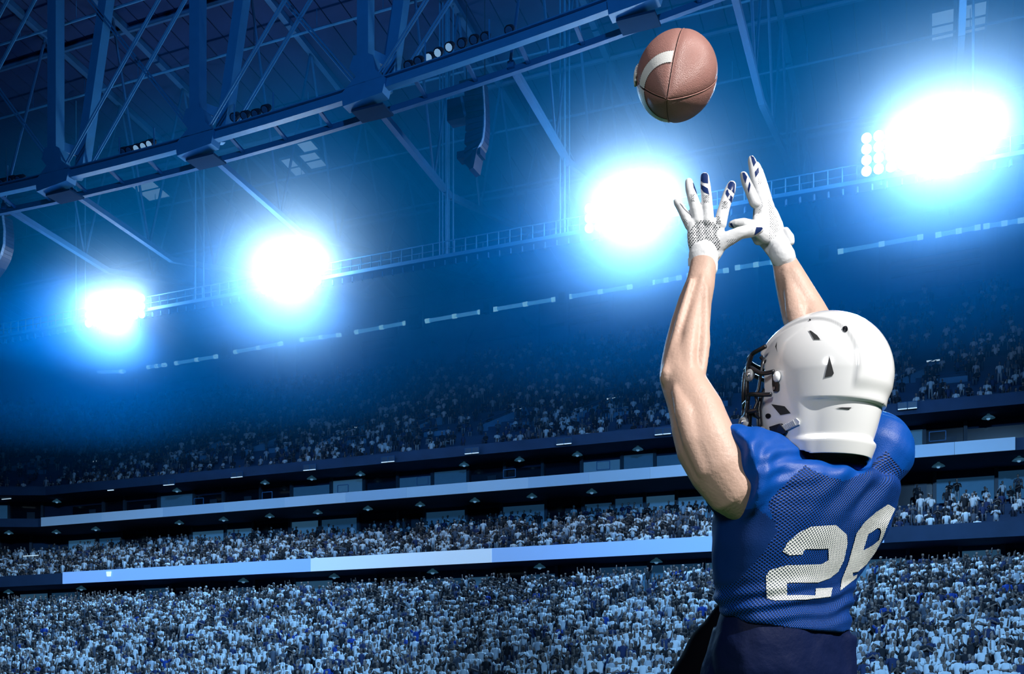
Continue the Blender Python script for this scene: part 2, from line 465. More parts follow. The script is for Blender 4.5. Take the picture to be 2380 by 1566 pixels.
# ---------------------------------------------------------------- ribbon boards
def led(name, col, es):
    return mat(name, col, 0.5, emit=col, es=es, var=0.0)
led_blue = led('led_sky_blue', (0.19, 0.40, 0.80), 0.66)
led_white = led('led_pale_blue', (0.42, 0.63, 0.85), 0.68)
led_grey = [led('led_dim_%d' % k, c, 0.24) for k, c in enumerate([(0.24, 0.45, 0.68), (0.28, 0.49, 0.72), (0.22, 0.42, 0.66)])]
def ribbon(name, pxs, N, z0, z1, mats, label):
    th = empty(name, W(s_at(pxs[0], N), N, z0))
    for k in range(len(pxs)-1):
        sa, sb = s_at(pxs[k], N)-0.01, s_at(pxs[k+1], N)+0.01
        a, b = W(sa, N, 0), W(sb, N, 0); d = nv3*0.12
        mb = MB().hexa([a+Vector((0,0,z0)), b+Vector((0,0,z0)), b+d+Vector((0,0,z0)), a+d+Vector((0,0,z0)),
                        a+Vector((0,0,z1)), b+Vector((0,0,z1)), b+d+Vector((0,0,z1)), a+d+Vector((0,0,z1))])
        mb.build('screen_panel', mats[k % len(mats)], th)
    a, b = W(s_at(pxs[0], N+0.15), N+0.15, (z0+z1)/2), W(s_at(pxs[-1], N+0.15), N+0.15, (z0+z1)/2)
    MB().beam(a, b, 0.12, (z1-z0)*0.9).build('backing_frame', black_metal, th)
    return th
t = ribbon('ribbon_board', [145, 722, 1143, 1480, 1790, 2055], 74.7, 10.98, 12.08, [led_blue, led_white, led_blue, led_blue, led_blue], None)
tag(t, 'bright pale blue ribbon screen along the front of the middle stand', 'screen')
pxs = list(np.linspace(95, 2360, 17))
t = ribbon('ribbon_board', pxs, 83.75, 18.48, 19.42, led_grey, None)
tag(t, 'dim grey blue ribbon screen along the suite balcony', 'screen')
# small pale tag on the lower screen
c = at(252, 1334, 74.6)
th = MB().loft([[c+uv3*a+Vector((0, 0, b))+nv3*w for a, b in ((0.27, 0.24), (-0.27, 0.24), (-0.2, -0.2), (0.2, -0.2))] for w in (0, 0.08)]).build('screen_badge', led('led_badge', (0.7, 0.85, 0.95), 0.9))
tag(th, 'small white badge at the left end of the lower ribbon screen', 'badge')

# ---------------------------------------------------------------- suite fronts
blind = mat('window_blind', (0.10, 0.24, 0.36), 0.8, var=0.12, vscale=2.0, emit=(0.04, 0.17, 0.38), es=0.16)  # room light behind put into the blind as weak glow
blind2 = mat('window_blind_pale', (0.16, 0.33, 0.47), 0.8, var=0.12, vscale=2.0, emit=(0.07, 0.24, 0.46), es=0.22)  # paler blind, also given a weak glow for room light
glass_dark = mat('dark_glass', (0.008, 0.012, 0.02), 0.12)
frame_m = mat('suite_frame', (0.07, 0.09, 0.12), 0.6)
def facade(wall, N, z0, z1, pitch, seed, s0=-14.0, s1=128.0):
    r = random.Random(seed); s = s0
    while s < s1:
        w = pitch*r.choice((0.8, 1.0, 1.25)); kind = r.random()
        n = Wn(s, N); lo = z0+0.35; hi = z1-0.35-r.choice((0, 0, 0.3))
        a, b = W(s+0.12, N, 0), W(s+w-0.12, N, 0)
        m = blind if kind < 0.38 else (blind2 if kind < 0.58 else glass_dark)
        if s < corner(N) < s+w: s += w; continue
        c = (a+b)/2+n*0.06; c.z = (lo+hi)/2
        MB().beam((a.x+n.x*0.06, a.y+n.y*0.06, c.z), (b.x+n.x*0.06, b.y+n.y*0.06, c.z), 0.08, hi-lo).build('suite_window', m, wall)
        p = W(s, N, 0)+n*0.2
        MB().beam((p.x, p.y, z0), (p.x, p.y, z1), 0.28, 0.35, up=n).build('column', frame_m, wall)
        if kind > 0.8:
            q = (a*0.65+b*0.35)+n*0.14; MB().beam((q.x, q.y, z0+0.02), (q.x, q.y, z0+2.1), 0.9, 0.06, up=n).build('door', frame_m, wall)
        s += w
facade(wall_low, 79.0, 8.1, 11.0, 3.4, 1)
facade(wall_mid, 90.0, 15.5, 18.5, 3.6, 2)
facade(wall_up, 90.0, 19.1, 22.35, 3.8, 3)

# downlights under the balcony and upper stand
dl_shade = mat('downlight_shade', (0.4, 0.5, 0.56), 0.5, emit=(0.10, 0.4, 0.65), es=0.08)  # patch of lamp light put into the shade as weak glow
dl_lit = mat('downlight_bulb', (1, 1, 1), 0.5, emit=(0.25, 0.6, 1.0), es=0.3)
dme = MB().tube([(0, 0, -0.34), (0, 0, -0.2), (0, 0, -0.06), (0, 0, 0)], [0.5, 0.36, 0.12, 0.1], 12).mesh('shade'); dme.materials.append(dl_shade)
bme = MB().ball((0, 0, -0.33), 0.16, nu=8, nv=6).mesh('bulb'); bme.materials.append(dl_lit)
def downlight(p, label, group):
    th = empty('downlight', p)
    for nm, me in (('shade', dme), ('bulb', bme)):
        o = bpy.data.objects.new(nm, me); COL.objects.link(o); o.parent = th
    tag(th, label, 'lamp', group)
r = random.Random(5)
for s in np.arange(-6, 122, 5.6):
    if r.random() < 0.8: downlight(W(s, 86.2, 18.5), 'small shaded downlight under the suite balcony ceiling', 'downlights under the balcony')
    if r.random() < 0.8: downlight(W(s+2, 88.2, 22.35), 'small shaded downlight under the upper stand above the balcony', 'downlights under the upper stand')
for s in np.arange(10, 100, 9.5):
    if r.random() < 0.7: downlight(W(s, 77.0, 11.0), 'small shaded downlight under the middle stand', 'downlights under the middle stand')

# two-pane sign boxes hanging at the upper stand fascia
edge_lit = mat('lit_edge', (0.8, 0.9, 1), 0.5, emit=(0.6, 0.85, 1.0), es=0.7)
pane_m = mat('sign_pane', (0.05, 0.09, 0.15), 0.3)
def sign_box(px, py, k):
    c = at(px, py, 85.7); th = empty('sign_box', c)
    for e in (-1, 1):
        q = c+uv3*(0.36*e)
        MB().beam(q-uv3*0.33, q+uv3*0.33, 0.08, 0.5).build('pane', pane_m, th)
        MB().beam(q-uv3*0.33-nv3*0.05+Vector((0, 0, -0.26)), q+uv3*0.33-nv3*0.05+Vector((0, 0, -0.26)), 0.1, 0.06).build('lit_edge', edge_lit, th)
        for dx in (-0.34, 0.34):
            MB().beam(q+uv3*dx+Vector((0, 0, -0.27)), q+uv3*dx+Vector((0, 0, 0.27)), 0.05, 0.1, up=nv3).build('frame_post', steel_dim, th)
    MB().beam(c-uv3*0.7+Vector((0, 0, 0.27)), c+uv3*0.7+Vector((0, 0, 0.27)), 0.1, 0.05).build('frame_top', steel_dim, th)
    tag(th, 'two-pane hanging sign with lit lower edge below the upper stand, %s from the left' % ords[k], 'sign', 'hanging signs')
for k, (px, py) in enumerate([(16, 1154), (393, 1121), (551, 1103), (720, 1086), (902, 1067), (1097, 1047), (1311, 1025), (1541, 1002), (2109, 942)]):
    sign_box(px, py, k)

def barrier(px, py, N, w, h, lit, label, group, cat='railing', name='stair_barrier'):
    c = at(px, py, N); th = empty(name, c)
    a = c-uv3*(w/2); b = c+uv3*(w/2); up = Vector((0, 0, h))
    if lit: MB().beam(a, b, 0.12, 0.10).build('light_strip', edge_lit, th)
    else: MB().beam(a, b, 0.06, 0.06).build('bottom_rail', steel_dim, th)
    MB().beam(a+up, b+up, 0.06, 0.06).build('top_rail', steel_dim, th)
    for q in (a, b): MB().beam(q, q+up, 0.06, 0.06, up=nv3).build('post', steel_dim, th)
    tag(th, label, cat, group)
for k, (px, py) in enumerate([(127, 1082), (218, 1072), (356, 1056), (502, 1038), (660, 1018), (835, 992), (1012, 974), (1208, 951), (1420, 926), (2169, 838)]):
    barrier(px, py, 95.3, 1.05, 1.0, True, 'lit stair-head barrier in the upper stand, %s from the left' % ords[k], 'stair barriers in the upper stand')
for k, (px, py) in enumerate([(462, 1174), (621, 1160), (797, 1144), (982, 1126), (1184, 1109), (1402, 1091), (2179, 1024)]):
    barrier(px, py, 84.3, 1.15, 0.7, False, 'thin pale rail frame above the balcony screen, %s from the left' % ords[k], 'rail frames on the balcony')
# lit wall strips at the left corner and stair flights
for k, (px, py, w, N) in enumerate([(75, 1291, 2.6, 83.5), (5, 1213, 0.7, 83.5), (257, 1139, 0.8, 86.0)]):
    c = at(px, py, N); th = MB().beam(c-uv3*w/2, c+uv3*w/2, 0.1, 0.08).build('strip_light', edge_lit)
    tag(th, ['thin bright strip light above the left end of the lower crowd', 'short strip light at the left frame edge by the balcony', 'short strip light under the upper stand left of the suites'][k], 'strip light')
# cross-aisle walls and slanted stair parapets of the upper stand
par = mat('parapet', (0.10, 0.27, 0.46), 0.8, var=0.2, vscale=1.0)
kk = 0
for px in (127, 356, 502, 660, 835, 1012, 1208, 1420, 1640, 2169):
    s = s_at(px, 95.0)
    th = empty('stair_parapet', W(s, 92, 26.5))
    a = W(s-0.7, 95.3, 28.9); b = W(s+3.1, 92.2, 26.6)
    MB().beam(a+Vector((0,0,-0.35)), b+Vector((0,0,-0.35)), 0.14, 0.8).build('wall', par, th)
    MB().tube([a+Vector((0,0,0.45)), b+Vector((0,0,0.45))], 0.04, 5).build('handrail', steel_dim, th)
    c1 = W(s-0.2, 92.0, 26.2); c2 = W(s-2.6, 92.0, 26.2)
    MB().beam(c1, c2, 0.14, 0.7).build('wall', par, th)
    MB().tube([c1+Vector((0,0,0.7)), c2+Vector((0,0,0.7))], 0.04, 5).build('handrail', steel_dim, th)
    tag(th, 'concrete stair parapet with handrail in the upper stand, %s from the left' % ords[kk], 'parapet', 'stair parapets'); kk += 1

# ---------------------------------------------------------------- upper back wall: ducts, gantries, boxes
duct_m = mat('duct', (0.3, 0.6, 0.85), 0.35, 0.3, emit=(0.12, 0.5, 0.95), es=1.1)  # glow put into the duct so it reads as a lit pipe
collar_m = mat('duct_collar', (0.6, 0.85, 0.95), 0.35, 0.2, emit=(0.3, 0.75, 0.95), es=1.8)  # collars given a stronger glow than the pipe
segs = [(0, 872, 45, 870), (70, 870, 290, 863), (345, 853, 383, 848), (408, 844, 505, 828), (545, 818, 655, 798), (700, 790, 790, 778), (826, 772, 945, 750), (990, 746, 1120, 724), (1147, 719, 1292, 695), (1320, 690, 1468, 666), (1515, 657, 1580, 645), (1600, 640, 1690, 628), (1712, 622, 1800, 608), (1948, 585, 2145, 550), (2178, 546, 2275, 528), (2290, 526, 2375, 512)]
dk = 0
for a in segs:
    p, q = at(a[0], a[1], 112.6), at(a[2], a[3], 112.6)
    th = empty('ventilation_duct', (p+q)/2)
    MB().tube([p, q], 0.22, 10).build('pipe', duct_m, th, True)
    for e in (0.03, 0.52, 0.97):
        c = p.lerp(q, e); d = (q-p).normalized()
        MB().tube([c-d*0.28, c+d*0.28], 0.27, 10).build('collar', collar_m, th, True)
    dk += 1
    tag(th, 'glowing round duct length along the back wall, %s from the left' % ords[dk-1], 'duct', 'ducts along the back wall')
def wall_box(px, py, w, h, N, label, name='speaker_box', inner=True):
    c = at(px, py, N); th = empty(name, c); sc = (plan(s_at(px, N), N).y)/F
    w *= sc; h *= sc
    for e in (-1, 1):
        MB().beam(c+uv3*(e*w*0.42)+Vector((0,0,-h/2)), c+uv3*(e*w*0.42)+Vector((0,0,h/2)), 0.8, w*0.16, up=nv3).build('side_frame', par, th)
        MB().beam(c-uv3*(w*0.34)+Vector((0,0,e*h*0.42)), c+uv3*(w*0.34)+Vector((0,0,e*h*0.42)), 0.8, h*0.16).build('cross_frame', par, th)
    MB().beam(c-uv3*(w*0.36)+nv3*0.1, c+uv3*(w*0.36)+nv3*0.1, 0.5, h*0.7).build('grille', frame_m, th)
    tag(th, label, 'loudspeaker')
for px, py, w, h, lab in [(963, 745, 34, 36, 'square framed loudspeaker box between ducts left of centre'), (1915, 590, 48, 46, 'square framed loudspeaker box beside the right forearm'), (523, 813, 26, 40, 'square framed loudspeaker box right of the smallest floodlights'), (62, 872, 16, 16, 'small box at the left end of the ducts'), (808, 770, 18, 22, 'small box between ducts right of the second floodlights'), (1131, 715, 20, 26, 'dark box between ducts at centre'), (1307, 690, 20, 30, 'dark box between ducts under the third floodlights'), (1498, 656, 24, 24, 'dark box between ducts near the left wrist')]:
    wall_box(px, py, w, h, 112.2, lab)
# fascia panels under the roof edge
fk = 0
for px0, px1, y0, y1, hh in [(530, 650, 800, 775, 26), (905, 985, 712, 700, 22), (1000, 1080, 704, 688, 26), (1090, 1180, 690, 672, 24), (1190, 1290, 660, 643, 22), (1300, 1400, 668, 650, 24), (1420, 1500, 640, 625, 26)]:
    p, q = at(px0, y0, 113.6), at(px1, y1, 113.6)
    MB().beam(p, q, 0.15, hh*0.05).build('fascia_panel', par, wall_back)
# gantries: framed platforms on the back wall
gk = 0
def gantry(px0, px1, ytop, ybot, label):
    N = 112.9
    th = empty('camera_gantry', at((px0+px1)/2, ybot, N))
    sl = -0.17
    def g(px, py): return at(px, py+sl*(px-px0), N)
    for px in (px0, px1):
        MB().beam(g(px, ybot), g(px, ytop), 0.5, 0.5, up=nv3).build('column', par, th)
    mid = (ytop+ybot)/2
    for y, hh in ((mid-16, 0.2), (mid+2, 0.5), (mid+16, 0.25), (mid+21, 0.12), (ybot-4, 0.12)):
        MB().beam(g(px0, y), g(px1, y), 0.25, hh).build('rail', steel, th)
    for k in range(1, 4):
        px = px0+(px1-px0)*k/4
        MB().tube([g(px, ybot), g(px, ytop)], 0.06, 5).build('rail_post', steel, th)
    tag(th, label, 'gantry', 'camera gantries on the back wall')
gantry(380, 505, 875, 940, 'framed camera gantry below the smallest floodlights')
gantry(838, 922, 758, 862, 'framed camera gantry right of the second floodlights')
gantry(1318, 1420, 660, 800, 'framed camera gantry below the third floodlights')
gantry(2065, 2285, 560, 690, 'wide framed camera gantry below the rightmost floodlights')
# portal frame and door at centre
th = empty('wall_portal', at(1160, 800, 113.2))
def gp2(px, py): return at(px, py, 113.0)
MB().beam(gp2(1080, 838), gp2(1080, 775), 0.4, 0.6, up=nv3).build('column', par, th)
MB().beam(gp2(1250, 808), gp2(1250, 685), 0.4, 0.5, up=nv3).build('column', par, th)
MB().beam(gp2(1082, 797), gp2(1242, 774), 0.2, 0.2).build('lintel', steel_dim, th)
MB().beam(gp2(1255, 762), gp2(1425, 736), 0.25, 0.35).build('lintel', steel_dim, th)
MB().tube([gp2(1084, 795), gp2(1102, 762)], 0.12, 6).build('strut', steel_dim, th)
MB().tube([gp2(1245, 765), gp2(1215, 740)], 0.2, 6).build('strut', steel_dim, th)
tag(th, 'thin portal frame with struts against the back wall at centre', 'frame')
d1 = MB().beam(gp2(1010, 838), gp2(1010, 797), 0.2, 1.85, up=nv3).build('door_1', mat('pale_door', (0.12, 0.3, 0.45), 0.7)); d1['kind'] = 'structure'
# wall pilasters
for px, y0, y1 in ((640, 930, 810), (770, 890, 770), (690, 905, 800), (315, 945, 880), (170, 950, 885), (1610, 780, 640), (1760, 760, 600), (2320, 640, 520), (2040, 700, 570), (240, 950, 870)):
    MB().beam(at(px, y0, 113.7), at(px, y1, 113.7), 0.3, 0.8, up=nv3).build('pilaster', par, wall_back)
# roof light panels
sky_m = mat('roof_window', (0.55, 0.65, 0.72), 0.4, emit=(0.35, 0.65, 0.95), es=0.35)
for k, (px, py, a, b, N) in enumerate([(347, 440, 1.5, 1.7, 76), (705, 328, 0.9, 1.5, 80), (728, 372, 1.0, 1.2, 82), (683, 388, 0.7, 1.5, 84), (2228, 48, 2.0, 1.6, 70)]):
    # find N on roof for this pixel
    lo_, hi_ = 40.0, 114.0
    for _ in range(40):
        mid = (lo_+hi_)/2
        if at(px, py, mid).z > roof_z(mid)-0.1: hi_ = mid
        else: lo_ = mid
    N = lo_; s = s_at(px, N)
    th = empty('roof_window', Vector((*plan(s, N), roof_z(N)-0.1)))
    q = [Vector((*plan(s+sa*a, N+sb*b), roof_z(N+sb*b)-0.12)) for sa, sb in ((-1, -1), (1, -1), (1, 1), (-1, 1))]
    MB().hexa(q+[p+Vector((0, 0, 0.08)) for p in q]).build('pane', sky_m, th)
    for i in range(4):
        MB().beam(q[i], q[(i+1) % 4], 0.16, 0.2).build('frame_bar', steel_dim, th)
    m1, m2 = (q[0]+q[3])/2, (q[1]+q[2])/2
    MB().beam(m1, m2, 0.12, 0.16).build('frame_bar', steel_dim, th)
    tag(th, ['pale roof window above the smallest floodlights', 'upper pale roof window above the second floodlights', 'right pale roof window above the second floodlights', 'lower left pale roof window above the second floodlights', 'pale roof window at the top right above the largest floodlights'][k], 'roof window')

# ---------------------------------------------------------------- hanging loudspeaker arrays
def line_array(pts, w, N, label, side_px):
    P = [at(px, py, N) for px, py in pts]
    th = empty('loudspeaker_array', P[0])
    ws = w
    nn = 14
    # resample
    L = [0]
    for a, b in zip(P, P[1:]): L.append(L[-1]+(b-a).length)
    def pos(d):
        for k in range(len(P)-1):
            if d <= L[k+1]: return P[k].lerp(P[k+1], (d-L[k])/(L[k+1]-L[k]))
        return P[-1]
    for k in range(nn):
        a = pos(L[-1]*k/nn); b = pos(L[-1]*(k+0.93)/nn)
        d = (b-a).normalized(); out = Vector((-d.z*-uv3.x, -d.z*-uv3.y, 0)); 
        out = -uv3*(-d.z)+Vector((0, 0, 1))*( (d.dot(-uv3)) * -1.0)
        out.normalize(); depth = out*-ws
        MB().hexa([a-nv3*0.6, a+nv3*0.6, a+depth+nv3*0.6, a+depth-nv3*0.6, b-nv3*0.6, b+nv3*0.6, b+depth+nv3*0.6, b+depth-nv3*0.6]).build('cabinet', mat('array_black', (0.006, 0.012, 0.05), 0.5), th)
        g1, g2 = a+out*0.06, b+out*0.06
        MB().hexa([a-nv3*0.6+out*0.0, a-nv3*0.35+out*0.0, a-nv3*0.35+out*0.08, a-nv3*0.6+out*0.08, b-nv3*0.6+out*0.0, b-nv3*0.35+out*0.0, b-nv3*0.35+out*0.08, b-nv3*0.6+out*0.08]).build('grille', mat('array_grille', (0.10, 0.2, 0.36), 0.4, 0.0), th)
    top = P[0]-(-uv3)*ws*0.5
    MB().beam(top-uv3*1.2+Vector((0, 0, 0.3)), top+uv3*1.2+Vector((0, 0, 0.3)), 0.3, 0.3).build('rigging_bar', black_metal, th)
    for e in (-0.7, 0.7):
        q = top+uv3*e; MB().tube([q+Vector((0, 0, 0.3)), Vector((q.x, q.y, q.z+6))], 0.04, 5).build('suspension_cable', black_metal, th)
    b = at(side_px[0], side_px[1], N)
    if side_px[2]:
        MB().beam(b-uv3*1.0, b+uv3*1.0, 1.0, 1.5).build('side_speaker', mat('array_black', (0, 0, 0)), th)
        c = at(side_px[0]+8, side_px[1], N); MB().beam(c-nv3*0.6+Vector((0,0,0.7))+uv3*0.1, c-nv3*0.6+Vector((0,0,-0.7))-uv3*0.2, 0.1, 0.18).build('side_trim', mat('array_grille', (0, 0, 0)), th)
        b = at(1095, 362, N); MB().beam(b-uv3*0.9, b+uv3*0.9, 0.9, 0.5).build('lower_speaker', mat('array_black', (0, 0, 0)), th)
    tag(th, label, 'loudspeaker')
line_array([(1126, 192), (1129, 230), (1131, 265), (1131, 300), (1127, 335), (1119, 352), (1106, 358)], 1.35, 66, 'dark curved hanging loudspeaker array below the roof truss at centre', (1076, 258, True))
line_array([(16, 505), (20, 540), (19, 575), (12, 600), (0, 622)], 1.6, 66, 'dark curved loudspeaker array cut by the left frame edge', (1076, 258, False))

# ---------------------------------------------------------------- balcony seats
seat_m = mat('seat_plastic', (0.01, 0.015, 0.03), 0.5)
sme = [MB().beam((-0.23, 0, 0.42), (0.23, 0, 0.42), 0.4, 0.07).mesh('seat_pan'), MB().loft([[(-0.23, 0.2, 0.4), (0.23, 0.2, 0.4), (0.23, 0.25, 0.4), (-0.23, 0.25, 0.4)], [(-0.23, 0.25, 0.8), (0.23, 0.25, 0.8), (0.23, 0.3, 0.8), (-0.23, 0.3, 0.8)], [(-0.15, 0.28, 0.9), (0.15, 0.28, 0.9), (0.15, 0.32, 0.9), (-0.15, 0.32, 0.9)]]).mesh('seat_back'), MB().box((0, 0.05, 0.2), 0.3, 0.08, 0.4).mesh('seat_leg')]
for m_ in sme: m_.materials.append(seat_m)
rot = math.atan2(NV.y, NV.x)-math.pi/2
r = random.Random(9)
k = 0
for s in np.arange(s_at(2355, 86.9)+0.3, s_at(250, 86.9), 0.62):
    k += 1
    if (k % 22) in (0, 1, 2) or (k % 47) > 34: continue
    th = empty('stadium_seat', W(s, 87.0, 19.1)); th.rotation_euler.z = rot
    for nm, me in zip(('seat_pan', 'seat_back', 'leg'), sme):
        o = bpy.data.objects.new(nm, me); COL.objects.link(o); o.parent = th
    tag(th, 'empty dark seat in the row on the suite balcony', 'seat', 'balcony seats')

# ================================================================== THE CROWD
def ring(c, rx, ry, n, z): return [(c[0]+rx*math.cos(2*math.pi*j/n), c[1]+ry*math.sin(2*math.pi*j/n), z) for j in range(n)]
def person_geo(pose, hi):
    """a small spectator facing -Y with feet at the origin; returns verts, faces, class per face (0 skin 1 shirt 2 trousers 3 hair)"""
    parts = []
    n = 8 if hi else 5
    seated = pose == 'seated'
    base = 0.46 if seated else 0.88
    sh = base+0.56
    def add(mb, cl): parts.append((mb, cl))
    t = MB().loft([ring((0, 0.0), 0.16, 0.10, n, base-0.06), ring((0, 0), 0.15, 0.10, n, base+0.15), ring((0, 0), 0.19, 0.115, n, base+0.4), ring((0, 0.01), 0.17, 0.09, n, sh-0.04), ring((0, 0.01), 0.06, 0.06, n, sh+0.01)])
    add(t, 1)
    add(MB().loft([ring((0, 0), 0.055, 0.055, n, sh-0.02), ring((0, -0.01), 0.055, 0.06, n, sh+0.09)]), 0)
    hc = sh+0.19
    add(MB().ball((0, -0.015, hc), 0.082, 0.098, 0.12, nu=n, nv=6 if hi else 4), 0)
    add(MB().ball((0, 0.018, hc+0.03), 0.09, 0.098, 0.108, nu=n, nv=6 if hi else 4), 3)
    if hi: add(MB().ball((0, -0.115, hc-0.01), 0.016, 0.02, 0.025, nu=5, nv=4), 0)
    ar = 0.048; m = 6 if hi else 4
    for e in (-1, 1):
        S = Vector((0.2*e, 0.0, sh-0.07))
        if pose == 'arms_up': E = S+Vector((0.12*e, -0.05, 0.22)); H = E+Vector((-0.02*e, -0.04, 0.26))
        elif pose == 'clap': E = S+Vector((0.07*e, -0.1, -0.24)); H = Vector((0.03*e, -0.34, sh-0.16))
        elif pose == 'crossed': E = S+Vector((0.06*e, -0.05, -0.26)); H = Vector((-0.1*e, -0.2, sh-0.28))
        elif pose == 'one_up' and e > 0: E = S+Vector((0.1, -0.08, 0.2)); H = E+Vector((0.05, -0.05, 0.25))
        elif seated: E = S+Vector((0.04*e, -0.06, -0.27)); H = E+Vector((-0.05*e, -0.24, -0.05))
        else: E = S+Vector((0.06*e, 0.02, -0.28)); H = E+Vector((0.0, -0.07, -0.25))
        Mi = S.lerp(E, 0.75)
        add(MB().tube([S+Vector((-0.03*e, 0, 0.02)), S.lerp(E, 0.4), Mi], [ar+0.02, ar+0.015, ar+0.012], m), 1)
        add(MB().tube([Mi, E, E.lerp(H, 0.6), H], [ar-0.002, ar-0.004, ar-0.012, ar-0.018], m), 0)
        if hi: add(MB().ball(H+(H-E).normalized()*0.05, 0.035, 0.03, 0.05, nu=5, nv=4), 0)
        if seated:
            hp = Vector((0.09*e, 0, base)); kn = Vector((0.11*e, -0.42, base)); ft = Vector((0.11*e, -0.4, 0.05))
        else:
            hp = Vector((0.085*e, 0, base)); kn = Vector((0.1*e, -0.02, 0.47)); ft = Vector((0.11*e, 0.0, 0.04))
        add(MB().tube([hp, hp.lerp(kn, 0.5), kn, kn.lerp(ft, 0.4), ft], [0.085, 0.082, 0.06, 0.056, 0.042], m), 2)
        add(MB().ball(ft+Vector((0, -0.05, -0.0)), 0.045, 0.11, 0.04, nu=m, nv=4), 2)
    V = []; Fc = []; C = []
    for mb, cl in parts:
        o = len(V); V += mb.v; Fc += [tuple(i+o for i in f) for f in mb.f]; C += [cl]*len(mb.f)
    return V, Fc, C
POSES = ('stand', 'clap', 'crossed', 'arms_up', 'seated', 'one_up')
LOPOLY = {p: person_geo(p, False) for p in POSES}
HIPOLY = {p: person_geo(p, True) for p in POSES}
skins = [(0.26, 0.19, 0.16), (0.18, 0.13, 0.11), (0.09, 0.065, 0.055), (0.32, 0.24, 0.21)]
hairs = [(0.02, 0.018, 0.02), (0.05, 0.035, 0.03), (0.10, 0.07, 0.05), (0.75, 0.78, 0.8)]
pants = [(0.03, 0.04, 0.07), (0.05, 0.06, 0.09), (0.12, 0.14, 0.18), (0.4, 0.42, 0.44)]
SHIRTS = {'white': (0.82, 0.86, 0.9), 'pale grey': (0.5, 0.55, 0.62), 'black': (0.012, 0.014, 0.02), 'navy': (0.02, 0.04, 0.12), 'royal blue': (0.008, 0.06, 0.34), 'grey': (0.09, 0.11, 0.15)}

def proj(p): return 1190+F*p.x/p.y, HOR-F*(p.z-HC)/p.y
people = []   # (world pos, yaw, pose, shirt name, skin, hair, pant, scale, tier)
def fill(tier, dat, occ, mix, standing, fade=None):
    prof, dN, dz = dat
    rr = random.Random(tier*31+3)
    rows = len(prof)//2
    for k in range(rows):
        N = prof[2*k][0]+dN*0.55; z = prof[2*k][1]
        s = -8.0+rr.random()
        while s < corner(N)+26:
            s += rr.uniform(0.55, 0.74) if tier == 0 else rr.uniform(0.5, 0.68)
            aisle = (s+N*0.15) % 14.5
            if aisle < 1.1: continue
            o = occ(s, k/rows)
            if rr.random() > o: continue
            p = W(s, N+rr.uniform(-0.1, 0.1), z)
            px, py = proj(p+Vector((0, 0, 1.75)))
            if px < -230 or px > 2560 or py > 1600: continue
            x = rr.random(); acc = 0; nm = 'black'
            for q, v in mix(k/rows):
                acc += v
                if x < acc: nm = q; break
            pose = rr.choice(standing)
            nrm = Wn(s, N); yaw = math.atan2(nrm.y, nrm.x)+math.pi/2+rr.uniform(-0.5, 0.5)
            people.append((p, yaw, pose, nm, rr.choice(skins), rr.choice(hairs[:3]) if rr.random() < 0.75 else hairs[3], rr.choice(pants), rr.uniform(0.96, 1.14), tier, px, py))
fill(0, LOW, lambda s, t: 0.93, lambda t: [('white', 0.58-0.34*t), ('pale grey', 0.10), ('grey', 0.06), ('navy', 0.08), ('royal blue', 0.02), ('black', 0.6)], ('stand', 'clap', 'crossed', 'stand', 'stand', 'one_up', 'arms_up', 'clap'))  # darker back rows put into the shirt mix: fewer white shirts higher up
fill(1, MID, lambda s, t: 0.82 if s > 12 else 0.25, lambda t: [('white', 0.40), ('pale grey', 0.10), ('grey', 0.12), ('navy', 0.1), ('black', 0.4)], ('seated', 'seated', 'stand', 'clap', 'seated'))
fill(2, UPA, lambda s, t: 0.5+0.35*math.sin(s*0.35)*math.sin(s*0.11+1), lambda t: [('white', 0.24), ('pale grey', 0.14), ('grey', 0.14), ('navy', 0.12), ('black', 0.4)], ('seated', 'seated', 'seated', 'stand'))
fill(3, UPB, lambda s, t: (0.85-0.45*t)*(1.0 if s > 15 else 0.55), lambda t: [('white', 0.22), ('pale grey', 0.12), ('grey', 0.16), ('navy', 0.2), ('black', 0.4)], ('seated', 'seated', 'seated', 'stand'))

# the 300 nearest in view are single people
order = sorted((i for i, q in enumerate(people) if 5 < q[9] < 2375 and q[10] < 1550 and not (1600 < q[9] < 1985)), key=lambda i: people[i][0].y)
near = set(order[:300])
PM = {}
def flat(col, nm):
    k = ('p', nm)
    if k not in PM: PM[k] = mat('cloth_'+nm, col, 0.85)
    return PM[k]
mcache = {}
n_lab = {'stand': 'standing', 'clap': 'clapping', 'crossed': 'folding arms', 'arms_up': 'raising both arms', 'seated': 'sitting', 'one_up': 'waving one arm'}
for i in order[:300]:
    p, yaw, pose, nm, sk, ha, pa, sc, tier, px, py = people[i]
    key = (pose, nm, skins.index(sk), hairs.index(ha), pants.index(pa))
    if key not in mcache:
        V, Fc, C = HIPOLY[pose]
        me = bpy.data.meshes.new('person'); me.from_pydata(V, [], Fc)
        for m_ in (flat(sk, 'skin%d' % skins.index(sk)), flat(SHIRTS[nm], nm), flat(pa, 'trouser%d' % pants.index(pa)), flat(ha, 'hair%d' % hairs.index(ha))): me.materials.append(m_)
        me.polygons.foreach_set('material_index', C); me.shade_smooth(); me.update(); mcache[key] = me
    o = bpy.data.objects.new('person', mcache[key]); COL.objects.link(o)
    o.location = p; o.rotation_euler.z = yaw; o.scale = (sc, sc, sc)
    zone = 'left part' if px < 800 else ('middle' if px < 1600 else 'right end')
    tag(o, 'spectator in %s shirt%s %s, front rows, %s' % (nm, ' and white cap' if hairs.index(ha) == 3 else '', n_lab[pose], zone), 'person', 'spectators in the nearest rows')

